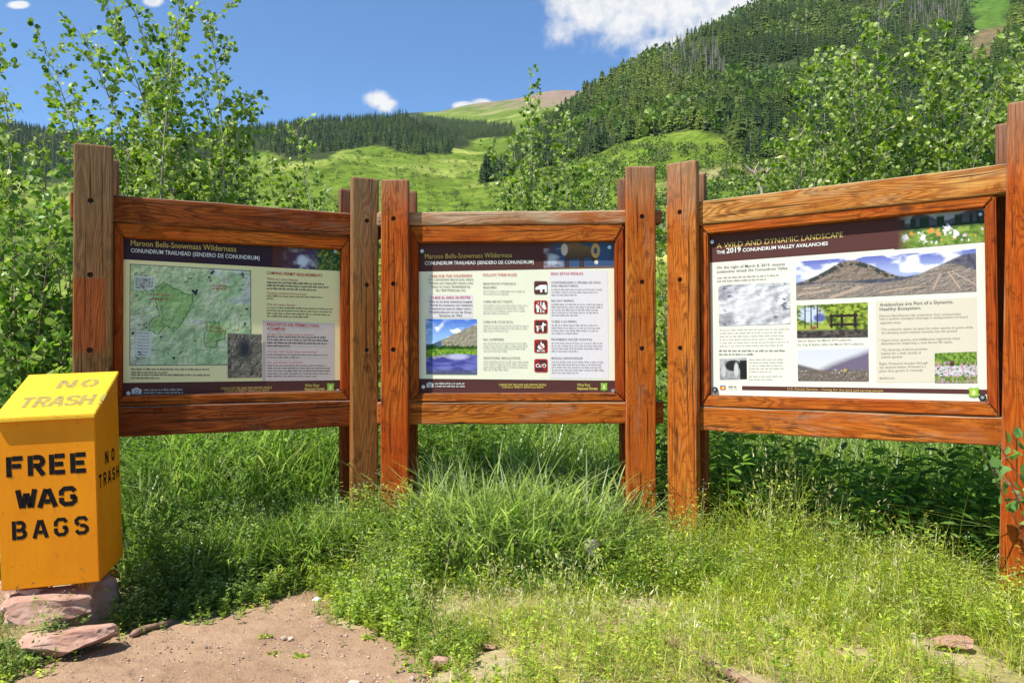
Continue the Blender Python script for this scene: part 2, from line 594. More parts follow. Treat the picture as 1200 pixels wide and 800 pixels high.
F_CLEAR = [(905, 75), (960, 70), (965, 84), (910, 88)]

na, nd = 380, 210
sl = np.linspace(-1.62, 1.75, na)
dep = np.exp(np.linspace(math.log(46), math.log(4000), nd))
A, D = np.meshgrid(sl, dep)
X = A * D; Y = D
Z = terrain_z(X, np.maximum(Y, 60))
Z = np.where(Y < 60, -.7, Z)
V = np.stack([X, Y, Z], -1).reshape(-1, 3)
idx = np.arange(na * nd).reshape(nd, na)
quads = np.stack([idx[:-1, :-1], idx[:-1, 1:], idx[1:, 1:], idx[1:, :-1]], -1).reshape(-1, 4)
px, py = to_px(V)
g1 = fbm(V[:, 0] / 60, V[:, 1] / 60, 21, 5)
g2 = fbm(V[:, 0] / 14, V[:, 1] / 14, 31, 3)
meadow = np.array([.118, .185, .020]) * (.75 + .6 * g1)[:, None]
meadow = meadow * (1 - np.clip(g2 - .52, 0, 1)[:, None] * 1.4) + np.array([.24, .19, .08]) * np.clip(g1 - .50, 0, .4)[:, None] * 2.2
forest = np.array([.035, .052, .016]) * (.6 + .9 * g1)[:, None]
fl = inpoly(px, py, F_RIGHT) | inpoly(px, py, F_LEFT) | inpoly(px, py, F_FAR) | inpoly(px, py, F_BACK)
col = np.where(fl[:, None], forest, meadow)
ch = inpoly(px + 26 * (g2 - .5) + 16 * (g1 - .5), py, F_CHUTE)
col[ch] = np.where((py[ch] + 40 * (g1[ch] - .5) < 34)[:, None], np.array([.075, .15, .022]), np.array([.15, .125, .06])) * (.7 + .6 * g2[ch])[:, None]
# bare pink scree on the far summit ridge
far = np.clip((V[:, 1] - 1900) / 700, 0, 1) * np.clip((128 - py) / 12 + (g1 - .5) * 3.5, 0, 1)
col = col * (1 - far[:, None]) + np.array([.24, .17, .12]) * (.8 + .5 * g2)[:, None] * far[:, None]
scree = np.clip((g1 - .56) * 9, 0, 1) * ((px > 690) & (px < 1250) & (py > 120) & (py < 230))
col = col * (1 - .7 * scree[:, None]) + np.array([.27, .20, .13]) * .7 * scree[:, None]


def mat_hill():
    mt, t, b = new_mat('hillside_cover')
    a = t.node('ShaderNodeVertexColor', layer_name='Col')
    tcn = t.node('ShaderNodeTexCoord')
    n1 = t.noise(tcn.outputs['Object'], .16, 6, .65)
    n2 = t.noise(tcn.outputs['Object'], .035, 5, .6)
    c = t.mix(t.ramp(n1, .35, .68), t.mix(1.0, a.outputs[0], (.62, .66, .6, 1), 'MULTIPLY'), t.mix(1.0, a.outputs[0], (1.3, 1.2, 1.3, 1), 'MULTIPLY'))
    c = t.mix(t.math('MULTIPLY', t.ramp(n2, .55, .7), .5), c, t.mix(1.0, a.outputs[0], (1.5, 1.15, 1.4, 1), 'MULTIPLY'))
    t.l.new(c, b.inputs['Base Color'])
    b.inputs['Roughness'].default_value = .95
    b.inputs['Specular IOR Level'].default_value = .05
    bp = t.node('ShaderNodeBump')
    bp.inputs['Strength'].default_value = .7
    bp.inputs['Distance'].default_value = 2.0
    t.l.new(n1, bp.inputs['Height'])
    t.l.new(bp.outputs[0], b.inputs['Normal'])
    return mt


hill = link('hillside', mesh_np('hillside', V, [quads], mat_hill(), col, smooth=True))
tag(hill, kind='structure')

# near ground
PATH_PX = [(40, 788), (75, 768), (130, 748), (170, 737), (200, 729), (250, 729), (290, 716), (320, 704), (365, 693), (388, 705), (396, 730), (425, 738), (450, 750), (480, 772), (500, 783), (520, 800)]
PATH = [tuple(on_ground(*p)[:2]) for p in PATH_PX]
PATH = [(-2.0, 3.0), ] + PATH + [(-.2, 2.9), (.1, 2.2), (.3, .5), (.4, -4), (-3.2, -4), (-3.0, 1.0), (-2.5, 2.4)]
PATH_A = np.array(PATH)


def poly_sd(x, y, P):
    """signed distance, positive inside"""
    d = np.full(x.shape, 1e9)
    for i in range(len(P)):
        a = P[i]; b = P[(i + 1) % len(P)]
        e = b - a
        t_ = np.clip(((x - a[0]) * e[0] + (y - a[1]) * e[1]) / (e @ e), 0, 1)
        d = np.minimum(d, np.hypot(x - a[0] - t_ * e[0], y - a[1] - t_ * e[1]))
    return np.where(inpoly(x, y, [tuple(p) for p in P]), d, -d)


def ground_z(x, y):
    x = np.asarray(x, float); y = np.asarray(y, float)
    d = poly_sd(x, y, PATH_A)
    bank = .05 * np.clip(-d / .5, 0, 1) + .06 * np.clip((y - 4.2) / 1.2, 0, 1)
    return bank + .035 * (fbm(x * 2.1, y * 2.1, 5, 3) - .5) + .012 * (fbm(x * 9, y * 9, 6, 3) - .5)


def sheet(x0, x1, y0, y1, st):
    nx = int((x1 - x0) / st) + 1; ny = int((y1 - y0) / st) + 1
    gx, gy = np.meshgrid(np.linspace(x0, x1, nx), np.linspace(y0, y1, ny))
    ix = np.arange(nx * ny).reshape(ny, nx)
    q = np.stack([ix[:-1, :-1], ix[:-1, 1:], ix[1:, 1:], ix[1:, :-1]], -1).reshape(-1, 4)
    return gx.ravel(), gy.ravel(), q


# one ground sheet: fine near the boards, coarse outwards
xs = np.concatenate([[-90, -60, -35, -20, -12, -8, -6, -5], np.arange(-4, 4.01, .05), [5, 6, 8, 12, 20, 35, 60, 90]])
ys = np.concatenate([[-60, -30, -15, -8, -4, -2, -.5, .5, 1.5, 2.2], np.arange(2.6, 7.01, .05), [8, 9, 10, 12, 15, 20, 28, 38, 52, 75]])
gx, gy = np.meshgrid(xs, ys)
gz = ground_z(gx.ravel(), gy.ravel())
gz = np.where(np.abs(gx.ravel()) > 8, gz * .3, gz)
ix = np.arange(gx.size).reshape(gx.shape)
q = np.stack([ix[:-1, :-1], ix[:-1, 1:], ix[1:, 1:], ix[1:, :-1]], -1).reshape(-1, 4)
ground = link('ground', mesh_np('ground', np.stack([gx.ravel(), gy.ravel(), gz], -1), [q], M_SOIL, smooth=True))
tag(ground, kind='structure')

# trodden dirt path, its edges feathering under the grass
x_, y_, q = sheet(-3.0, .5, 1.6, 4.7, .016)
d_ = poly_sd(x_, y_, PATH_A) + .22 * (fbm(x_ * 8, y_ * 8, 44, 5) - .5)
z_ = ground_z(x_, y_) + .004 + .007 * np.clip(d_ / .04, -1, 1) + .026 * (fbm(x_ * 12, y_ * 12, 12, 5, .6) - .5) * np.clip(d_ / .05, 0, 1)
keep = (d_[q] > -.03).all(1)
path = link('dirt_path', mesh_np('dirt_path', np.stack([x_, y_, z_], -1), [q[keep]], M_DIRT, smooth=True))
tag(path, kind='structure')


def path_d(x, y):
    return poly_sd(np.asarray(x, float), np.asarray(y, float), PATH_A)


# ------------------------------------------------------------------ print on the sign panels
def homog(src):
    """photo-measure quad (TL TR BR BL) -> unit square, v down"""
    dst = [(0, 0), (1, 0), (1, 1), (0, 1)]
    M_, B_ = [], []
    for (x, y), (u, v) in zip(src, dst):
        M_ += [[x, y, 1, 0, 0, 0, -u * x, -u * y], [0, 0, 0, x, y, 1, -v * x, -v * y]]
        B_ += [u, v]
    h = np.linalg.solve(np.array(M_, float), np.array(B_, float))
    return np.append(h, 1).reshape(3, 3)


_font_cache = {}


def text_mesh(s, bold=0.):
    key = (s, bold)
    if key not in _font_cache:
        cu = bpy.data.curves.new('lettering', 'FONT')
        cu.body = s
        cu.offset = bold
        cu.resolution_u = 2
        ob = bpy.data.objects.new('lettering', cu)
        COL.objects.link(ob)
        dg = bpy.context.evaluated_depsgraph_get()
        me = ob.evaluated_get(dg).to_mesh()
        V = np.array([v.co[:2] for v in me.vertices], float).reshape(-1, 2)
        F = [tuple(p.vertices) for p in me.polygons]
        ob.evaluated_get(dg).to_mesh_clear()
        bpy.data.objects.remove(ob)
        bpy.data.curves.remove(cu)
        _font_cache[key] = (V, F)
    return _font_cache[key]


class Panel:
    def __init__(s, quad, W, H, zc, parent):
        s.h = homog(quad); s.W, s.H, s.zc, s.parent = W, H, zc, parent
        s.tone = 1.0
        s.items = {}                       # name -> [V, F, C]

    def uv(s, x, y):
        p = s.h @ np.array([np.ravel(x), np.ravel(y), np.ones(np.size(x))])
        return p[0] / p[2], p[1] / p[2]

    def loc(s, u, v, lay):
        return np.stack([-s.W / 2 + u * s.W, np.full(np.size(u), -.0008 * lay), s.zc + s.H / 2 - v * s.H], -1)

    def add(s, name, P, F, c):
        it = s.items.setdefault(name, [[], [], [], 0])
        it[0].append(P)
        for f in F: it[1].append(tuple(i + it[3] for i in f))
        it[2].append(np.broadcast_to(np.asarray(c, float), (len(P), 3)))
        it[3] += len(P)

    def uvpoly(s, name, pts, c, lay):
        u, v = np.array(pts, float).T
        s.add(name, s.loc(u, v, lay), [tuple(range(len(u)))[::-1]], c)

    def poly(s, name, pts, c, lay):
        u, v = s.uv([p[0] for p in pts], [p[1] for p in pts])
        s.add(name, s.loc(u, v, lay), [tuple(range(len(u)))[::-1]], c)

    def disc(s, name, x, y, r, c, lay, n=14):
        s.poly(name, [(x + r * math.cos(t), y + r * math.sin(t)) for t in np.linspace(0, 2 * math.pi, n, endpoint=False)], c, lay)

    def text(s, name, st, x0, x1, y0, y1, h, c, lay=3, bold=0.):
        """baseline from (x0,y0) to (x1,y1), cap height h; all in measured units"""
        V, F = text_mesh(st, bold)
        w = V[:, 0].max() - V[:, 0].min()
        f = (V[:, 0] - V[:, 0].min()) / w
        X_ = x0 + f * (x1 - x0)
        Y_ = y0 + f * (y1 - y0) - V[:, 1] / .72 * h
        u, v = s.uv(X_, Y_)
        s.add(name, s.loc(u, v, lay), F, c)

    def lines(s, name, x0, x1, y0, y1, n, h, c, slope=0., lay=3, last=.6, seed=0):
        """rows of print too small to read in the photograph: word-length strokes"""
        r = random.Random(seed)
        for k in range(n):
            y = y0 + (y1 - y0) * (k / max(1, n - 1))
            xe = x0 + (x1 - x0) * (last if k == n - 1 and n > 1 else r.uniform(.88, 1.0))
            x = x0
            while x < xe - 4:
                nl = r.choice([2, 3, 4, 5, 6, 7, 8])
                for q_ in range(nl):
                    if x > xe: break
                    hh = h * r.choice([.65, .65, .65, 1.0, .65, .9])
                    yy = y + slope * (x - x0)
                    s.poly(name, [(x, yy - hh), (x + 2.0, yy - hh), (x + 2.0, yy), (x, yy)], c, lay)
                    x += 2.9
                x += 3.2

    def photo(s, name, quad, nx, ny, fn, lay=2):
        nx, ny = int(nx * 1.6), int(ny * 1.6)
        g = np.linspace(0, 1, nx); h = np.linspace(0, 1, ny)
        a, b = np.meshgrid(g, h)
        U0, V0 = s.uv([p[0] for p in quad], [p[1] for p in quad])
        u = (1 - b) * ((1 - a) * U0[0] + a * U0[1]) + b * ((1 - a) * U0[3] + a * U0[2])
        v = (1 - b) * ((1 - a) * V0[0] + a * V0[1]) + b * ((1 - a) * V0[3] + a * V0[2])
        c = np.clip(fn(a.ravel(), b.ravel()), 0, 1) * s.tone
        ix = np.arange(nx * ny).reshape(ny, nx)
        q_ = np.stack([ix[:-1, :-1], ix[1:, :-1], ix[1:, 1:], ix[:-1, 1:]], -1).reshape(-1, 4)
        me = mesh_np(name, s.loc(u.ravel(), v.ravel(), lay), [q_], M_PRINT, c)
        return link(name, me, s.parent)

    def build(s):
        for name, (P, F, C_, n) in s.items.items():
            me = bpy.data.meshes.new(name)
            V = np.concatenate(P)
            me.from_pydata([tuple(p) for p in V], [], F)
            a_ = me.color_attributes.new('Col', 'FLOAT_COLOR', 'POINT')
            c4 = np.ones((len(V), 4), np.float32); c4[:, :3] = np.concatenate(C_)
            a_.data.foreach_set('color', c4.ravel())
            me.materials.append(M_PRINT)
            o = link(name.split('#')[0], me, s.parent)
            if len(F) > 1: o['kind'] = 'stuff'


def relief(x, y, seed, o=5, e=.12):
    """light-and-dark of rough ground as a printed picture shows it, about 0..1"""
    return np.clip(.5 + 3.2 * (fbm(x + e, y + e, seed, o, .6) - fbm(x, y, seed, o, .6)), 0, 1)


def lerp3(t, *stops):
    """piecewise colour ramp, stops = (pos, rgb)"""
    out_ = np.zeros((len(t), 3))
    xs_ = [q_[0] for q_ in stops]
    for i in range(3):
        out_[:, i] = np.interp(t, xs_, [q_[1][i] for q_ in stops])
    return out_


def mixc(m_, a, b):
    m_ = np.clip(np.asarray(m_), 0, 1)[:, None]
    return np.asarray(a) * (1 - m_) + np.asarray(b) * m_


INK = (.09, .085, .08)
MAROON = (.085, .032, .028)
GOLD = (.62, .46, .12)
WHITE = (.80, .79, .75)
REDINK = (.42, .05, .05)


WILD_PX = [[(165, 315), (215, 285), (262, 310), (300, 330), (335, 335), (332, 370), (300, 430), (275, 470), (220, 465), (190, 495), (155, 478), (165, 440), (200, 420), (185, 360)],
           [(392, 445), (440, 445), (440, 470), (470, 480), (462, 515), (435, 520), (430, 548), (385, 545), (380, 510), (392, 480)]]


def im_map(u, v):
    n = fbm(u * 9, v * 9, 3, 5); f = fbm(u * 40, v * 40, 5, 3)
    ridge = np.abs(fbm(u * 6 + n, v * 5, 8, 4) - .5) * 2
    mx_, my_ = 79 + 491 * u, 211 + 25 * u + v * (411 - 32 * u)
    wild = inpoly(mx_, my_, WILD_PX[0]) | inpoly(mx_, my_, WILD_PX[1])
    c = mixc((n - .32) * 3, (.36, .50, .26), (.60, .66, .38))
    c = mixc(np.clip(.35 - ridge, 0, 1) * 1.3, c, (.34, .48, .28))
    c = mixc((u - .62) * 3 * (v < .35) + (n - .62) * 4, c, (.58, .60, .56))
    c = mixc((.25 - u) * 3 * (v > .5), c, (.60, .60, .50))
    c = mixc(wild * .7, c, (.24, .43, .10))
    c = mixc((np.abs(fbm(u * 5, v * 9, 18, 5) - .5) < .010) * .45, c, (.20, .30, .26))
    c = mixc((np.abs(fbm(u * 4 + 3, v * 3, 19, 4) - .5) < .004) * .4, c, (.40, .28, .2))
    return c * (.62 + .80 * relief(u * 13, v * 11, 5) + .2 * (f - .5))[:, None]


def im_inset(u, v):
    n = fbm(u * 6, v * 7, 13, 5); f = fbm(u * 34, v * 34, 15, 3)
    c = mixc(relief(u * 9, v * 10, 14), (.025, .022, .02), (.30, .26, .20)) * (.5 + n)[:, None]
    c = mixc((f - .72) * 8, c, (.6, .6, .6))
    return mixc(np.clip(1 - np.hypot((u - .5) / .3, (v - .35) / .35), 0, 1) * 1.4, c, (.03, .035, .045))


def im_falls(u, v):
    n = fbm(u * 7, v * 5, 23, 4); f = fbm(u * 30, v * 18, 25, 3)
    c = mixc(u * 1.5 - .1, MAROON, (.07, .06, .16))
    c = mixc((n - .45) * 5 * np.clip(1 - np.abs(u - .45) * 3.2, 0, 1), c, (.55, .60, .72))
    g_ = np.clip((u - .58) * 8, 0, 1)
    c = mixc(g_, c, mixc((f - .35) * 2.2, (.02, .07, .03), (.16, .24, .05)))
    return mixc((f - .62) * 8 * g_, c, (.45, .33, .05))


def im_ram(u, v):
    n = fbm(u * 8, v * 5, 33, 4); f = fbm(u * 40, v * 16, 35, 3)
    c = mixc(np.clip(u * 4 - .1, 0, 1), MAROON, (.035, .07, .15))
    c = mixc((n - .42) * 5 * np.clip(1 - np.abs(u - .12) * 5, 0, 1) * (v > .3), c, (.33, .36, .42))
    c = mixc((v - .93) * 30, c, (.16, .09, .06))
    body = 1 - ((u - .44) / .165) ** 2 - ((v - .40) / .30) ** 2
    rump = 1 - ((u - .295) / .05) ** 2 - ((v - .34) / .22) ** 2
    neck = 1 - ((u - .60) / .09) ** 2 - ((v - .44) / .22) ** 2
    head = 1 - ((u - .715) / .055) ** 2 - ((v - .62) / .17) ** 2
    legs = np.zeros_like(u)
    for lx in (.31, .345, .52, .555):
        legs = np.maximum(legs, (np.abs(u - lx) < .014) & (v > .5) & (v < .97))
    brown = mixc(np.clip(.75 - (v - .2) * 1.3, 0, 1) * (.6 + .6 * f), (.04, .024, .014), (.20, .125, .065))
    for m_ in (body, neck, head, legs - .3):
        c = mixc(m_ * 9, c, brown)
    c = mixc(rump * 6, c, (.45, .38, .30))
    r_ = np.hypot((u - .735) / .062, (v - .40) / .26)
    c = mixc((1 - np.abs(r_ - .72) / .32) * 4, c, (.42, .26, .10))
    return mixc((1 - np.hypot((u - .745) / .03, (v - .80) / .09)) * 4, c, (.55, .5, .42)) * 1.25


def im_lake(u, v):
    n = fbm(u * 5, v * 9, 43, 5); f = fbm(u * 28, v * 34, 45, 3)
    c = lerp3(v, (0, (.06, .17, .60)), (.34, (.30, .50, .85)))
    c = mixc((n - .50) * 9 * (1 - np.abs(v - .18) * 5), c, (.92, .93, .95))
    hz = .45 - .36 * np.clip((u - .12) / .85, 0, 1) + .03 * (n - .5)
    c = mixc((v - hz) * 60, c, mixc(relief(u * 14, v * 22, 48), (.13, .12, .07), (.50, .44, .34)))
    c = mixc((v - hz) * 60 * (u < .3), c, (.07, .12, .22))
    t_ = .47 + .07 * (fbm(u * 22, v * 0, 46, 2) - .5)
    c = mixc((v - t_) * 50, c, mixc((f - .3) * 2.4, (.01, .035, .01), (.05, .12, .02)))
    c = mixc((v - .53) * 40, c, mixc((f - .3) * 2.4, (.06, .17, .02), (.26, .42, .04)))
    sh = .63 + .22 * np.clip(.35 - u, 0, 1) + .03 * (n - .5)
    w_ = mixc((fbm(u * 5, v * 20, 47, 3) - .4) * 3, (.06, .06, .28), (.18, .20, .52))
    c = mixc((v - sh) * 50, c, mixc(np.clip((v - .88) * 8, 0, 1), w_, (.09, .10, .12)))
    sky_ = (1 - np.hypot((u - .62) / .28, (v - .68) / .07)) * 2
    c = mixc(sky_ * (v > sh), c, (.48, .48, .70))
    return mixc((1 - np.abs(v - sh - .02 - .1 * (f - .5)) * 30) * (u < .5) * (f > .4), c, (.42, .36, .32))


def im_flowers(u, v):
    n = fbm(u * 8, v * 5, 53, 4); f = fbm(u * 26, v * 14, 55, 3)
    c = lerp3(v, (0, (.45, .50, .58)), (.2, (.30, .33, .38)))
    r_ = .32 - .22 * np.sin(u * 5.5) ** 2 * (u > .2) + .05 * (n - .5)
    c = mixc((v - r_) * 22, c, (.085, .08, .11))
    tr = .42 - .22 * (vnoise(u * 26, v * 0, 7) > .62)
    c = mixc((v - tr) * 20, c, (.02, .045, .025))
    c = mixc((v - .5) * 12, c, mixc((f - .3) * 2.2, (.06, .13, .02), (.25, .33, .06)))
    for fx, fy, r0, cc in [(.28 + .06 * k_ + .02 * math.sin(k_ * 7), .62 + .3 * abs(math.sin(k_ * 3.7)), .018, [(.8, .8, .85), (.75, .35, .08), (.7, .6, .75)][k_ % 3]) for k_ in range(12)] + [(.12, .72, .05, (.8, .8, .85)), (.2, .62, .035, (.75, .25, .06)), (.33, .75, .06, (.85, .83, .9)), (.42, .6, .05, (.8, .28, .06)),
                           (.5, .68, .045, (.75, .3, .1)), (.6, .58, .06, (.82, .78, .88)), (.68, .72, .05, (.8, .75, .85)), (.78, .8, .03, (.7, .5, .65))]:
        c = mixc((1 - np.hypot((u - fx) / (r0 * .8), (v - fy) / (r0 * 2.1))) * 4 + (fbm(u * 60, v * 30, 57, 2) - .55) * 7 * (np.hypot((u - fx) / r0, (v - fy) / (r0 * 2.6)) < 1.3), c, np.array(cc) * .9)
    return mixc(np.clip((.2 - u) * 6, 0, 1), c, MAROON)


def im_panorama(u, v):
    n = fbm(u * 7, v * 4, 63, 5); f = fbm(u * 60, v * 16, 65, 3)
    c = lerp3(v, (0, (.14, .17, .55)), (.4, (.42, .50, .80)))
    c = mixc((fbm(u * 9, v * 5, 66, 4) - .48) * 7, c, (.88, .88, .92))
    h1 = .58 - .52 * np.exp(-((u - .33) / .2) ** 2) + .06 * (n - .5)
    h2 = .56 - .48 * np.exp(-((u - .98) / .2) ** 2) + .05 * (n - .5)
    c = mixc((v - h1) * 30, c, mixc(relief(u * 26, v * 16, 67), (.10, .08, .065), (.42, .33, .26)))
    c = mixc((v - h1) * 30 * ((v - h1) < .14) * (f > .45), c, (.05, .06, .05))
    c = mixc((v - h2) * 30, c, mixc((f - .35) * 2, (.06, .07, .11), (.17, .16, .19)))
    mound = .62 - .28 * np.exp(-((u - .86) / .16) ** 2) - .04 * np.sin(u * 9)
    c = mixc((v - mound) * 30, c, mixc(relief(u * 34 + v * 10, v * 20, 68), (.07, .055, .05), (.52, .43, .36)))
    for x0, y0, x1, y1, ww in [(.02, .86, .2, .78, .014), (.22, .97, .38, .76, .02), (.05, .72, .14, .7, .01), (.5, .9, .7, .82, .01), (.82, .55, .78, .9, .006), (.86, .5, .92, .92, .006), (.88, .5, 1., .85, .006)]:
        t_ = np.clip(((u - x0) * (x1 - x0) + (v - y0) * (y1 - y0)) / ((x1 - x0) ** 2 + (y1 - y0) ** 2), 0, 1)
        c = mixc((1 - np.hypot((u - x0 - t_ * (x1 - x0)) * 2.5, v - y0 - t_ * (y1 - y0)) / (ww * 2.5)) * 4, c, (.55, .40, .30))
    return c


def im_avalanche(u, v):
    n = fbm(u * 4, v * 4, 73, 6, .62); f = fbm(u * 12, v * 11, 75, 4)
    c = mixc(relief(u * 4.2, v * 4, 74, 5, .2) * 1.1 + (n - .45) * 1.2, (.34, .33, .38), (.84, .83, .84))
    c = mixc((f - .6) * 5 * (np.abs(u - .5) > .28) + (f - .68) * 5, c, (.17, .16, .2))
    return mixc((1 - np.hypot((u - .5) / .4, (v - .55) / .4)) * .7, c, (.84, .83, .84))


def im_grove(u, v):
    n = fbm(u * 7, v * 5, 83, 4); f = fbm(u * 24, v * 16, 85, 4)
    c = mixc((f - .3) * 2.4, (.06, .11, .02), (.42, .52, .06))
    c = mixc((1 - np.hypot((u - .2) / .22, (v - .3) / .35)) * 2 + (f - .55) * 2, c, (.62, .70, .86))
    c = mixc((1 - np.hypot((u - .33) / .1, (v - .4) / .14)) * 3, c, (.12, .15, .42))
    c = mixc((v - .55) * 9 * (u < .5), c, (.42, .50, .08))
    c = mixc((v - .72) * 12, c, mixc((f - .3) * 2, (.04, .035, .035), (.16, .13, .11)))
    for x0 in (.12, .21, .3):
        c = mixc((1 - np.abs(u - x0) * 90) * 3 * (v < .72), c, (.06, .05, .04))
    fr = (((np.abs(v - .36) < .035) | (np.abs(v - .62) < .035)) & (u > .47) & (u < .86)) | \
         (((np.abs(u - .5) < .015) | (np.abs(u - .645) < .02) | (np.abs(u - .83) < .02)) & (v > .3) & (v < .72))
    c = mixc(fr * 1., c, (.035, .02, .018))
    return mixc((1 - np.hypot((u - .24) / .06, (v - .7) / .06)) * 3, c, (.30, .12, .07))


def im_fog(u, v):
    n = fbm(u * 6, v * 5, 93, 5); f = fbm(u * 40, v * 22, 95, 3)
    c = lerp3(v, (0, (.72, .74, .80)), (.6, (.78, .78, .80)))
    h_ = .62 - .62 * np.clip((u - .28) / .72, 0, 1) ** .8 + .05 * (n - .5)
    c = mixc((v - h_) * 5, c, (.19, .15, .23))
    c = mixc((v - .42 - u * .6) * 12 * (u < .3), c, (.15, .13, .13))
    c = mixc((v - .62) * 14, c, mixc(relief(u * 30, v * 20, 96), (.03, .025, .02), (.34, .27, .22)))
    c = mixc((f - .7) * 9 * (v > .62), c, (.7, .66, .62))
    return mixc((1 - np.hypot((u - .68) / .025, (v - .66) / .05)) * 4, c, (.6, .4, .03))


def im_people(u, v):
    n = fbm(u * 9, v * 9, 103, 4)
    c = lerp3(v, (0, (.5, .5, .5)), (1, (.35, .35, .35))) * (.6 + .8 * n)[:, None]
    c = mixc((1 - np.hypot((u - .5) / .35, (v - .35) / .3)) * 4 * (v > .1), c, (.03, .03, .03))
    c = mixc(((np.abs(u - .88) < .13) & (v > .12)) * 1., c, (.02, .02, .02))
    c = mixc((1 - np.hypot((u - .62) / .1, (v - .55) / .4)) * 3, c, (.66, .66, .66))
    return mixc((1 - np.hypot((u - .15) / .1, (v - .6) / .35)) * 3, c, (.6, .6, .6))


def im_fireweed(u, v):
    n = fbm(u * 9, v * 8, 113, 4); f = fbm(u * 26, v * 20, 115, 3)
    c = mixc((f - .3) * 2.3, (.06, .15, .02), (.32, .46, .07))
    c = mixc((np.abs(v - .6) < .17) * (f - .3) * 4, c, (.70, .68, .72))
    c = mixc((fbm(u * 30, v * 9, 117, 3) - .55) * 8 * (v > .3), c, (.62, .30, .48))
    return mixc((1 - np.hypot((u - .42) / .07, (v - .37) / .1)) * 4, c, (.10, .045, .03))


# ------------------------------------------------------------------ the three boards
def mitre(x0, x1, z0, z1, x0i, x1i, z0i, z1i, yf, yb, mat_x, mat_z, parent):
    """four moulding strips meeting in mitred corners, inner arris eased"""
    O = [(x0, z0), (x1, z0), (x1, z1), (x0, z1)]
    I = [(x0i, z0i), (x1i, z0i), (x1i, z1i), (x0i, z1i)]
    for k in range(4):
        a, b = O[k], O[(k + 1) % 4]
        c, d = I[(k + 1) % 4], I[k]
        bm = bmesh.new()
        g = .0012
        mx, mz = (a[0] + b[0] + c[0] + d[0]) / 4, (a[1] + b[1] + c[1] + d[1]) / 4
        sh = lambda p: ((p[0] - mx) * (1 - g) + mx, (p[1] - mz) * (1 - g) + mz)
        P = [sh(p) for p in (a, b, c, d)]
        fr = [bm.verts.new((p[0], yf, p[1])) for p in P]
        bk = [bm.verts.new((p[0], yb, p[1])) for p in P]
        bm.faces.new(fr)
        bm.faces.new(bk[::-1])
        for i in range(4):
            bm.faces.new((fr[i], bk[i], bk[(i + 1) % 4], fr[(i + 1) % 4]))
        bmesh.ops.recalc_face_normals(bm, faces=bm.faces[:])
        bmesh.ops.bevel(bm, geom=bm.edges[:], offset=.007, segments=2, affect='EDGES')
        bm_obj('frame_moulding', bm, mat_x if k % 2 == 0 else mat_z, parent)


H_PANEL = .914
PY, RY, MY = -.106, -.046, -.043          # faces of posts, rails and mouldings in front of the sign panel


def drill(o, holes, y0, depth, r):
    """bolt holes really sunk into the timber"""
    bm = bmesh.new()
    for x, z in holes:
        ret = bmesh.ops.create_cone(bm, cap_ends=True, segments=18, radius1=r, radius2=r, depth=depth * 2)
        for v in ret['verts']:
            v.co = Vector((x + v.co.x, y0 + v.co.z, z + v.co.y))
    bmesh.ops.recalc_face_normals(bm, faces=bm.faces[:])
    me = bpy.data.meshes.new('cutter')
    bm.to_mesh(me); bm.free()
    cu = bpy.data.objects.new('cutter', me)
    COL.objects.link(cu)
    cu.parent = o.parent
    md = o.modifiers.new('holes', 'BOOLEAN')
    md.operation = 'DIFFERENCE'; md.solver = 'EXACT'; md.object = cu
    bpy.context.view_layer.update()
    dg = bpy.context.evaluated_depsgraph_get()
    new = bpy.data.meshes.new_from_object(o.evaluated_get(dg))
    o.modifiers.clear()
    old = o.data
    o.data = new
    bpy.data.meshes.remove(old)
    bpy.data.objects.remove(cu); bpy.data.meshes.remove(me)


def bolt(x, y, z, r, parent, mat, name='bolt', d=.006):
    bm = bmesh.new()
    ret = bmesh.ops.create_cone(bm, cap_ends=True, segments=10, radius1=r * .85, radius2=r, depth=d)
    for v in ret['verts']:
        v.co = Vector((x + v.co.x, y - v.co.z, z + v.co.y))
    bmesh.ops.recalc_face_normals(bm, faces=bm.faces[:])
    return bm_obj(name, bm, mat, parent)


def post(parent, x0, x1, top, mat, holes_x, lean=0.):
    """front half of a post, with its four counterbored bolts"""
    bm = bm_box(x0, x1, PY, RY - .001, -.3, top, .013, 3)
    for z in (2.1, 1.708, 1.312, .922):
        bmesh.ops.bisect_plane(bm, geom=bm.verts[:] + bm.edges[:] + bm.faces[:], plane_co=(0, 0, z), plane_no=(0, 0, 1))
    bmesh.ops.bisect_plane(bm, geom=bm.verts[:] + bm.edges[:] + bm.faces[:], plane_co=(holes_x, 0, 0), plane_no=(1, 0, 0))
    o = bm_obj('post', bm, mat, parent)
    hz = [(holes_x, z) for z in (2.1, 1.708, 1.312, .922)]
    drill(o, hz, PY, .034, .0145)
    for v in o.data.vertices:
        v.co.x += lean * (v.co.z - top)
    for hx, z in hz:
        hx += lean * (z - top)
        bolt(hx, PY + .030, z - .003, .008, o, M_DARKSTEEL, d=.008)
    return o


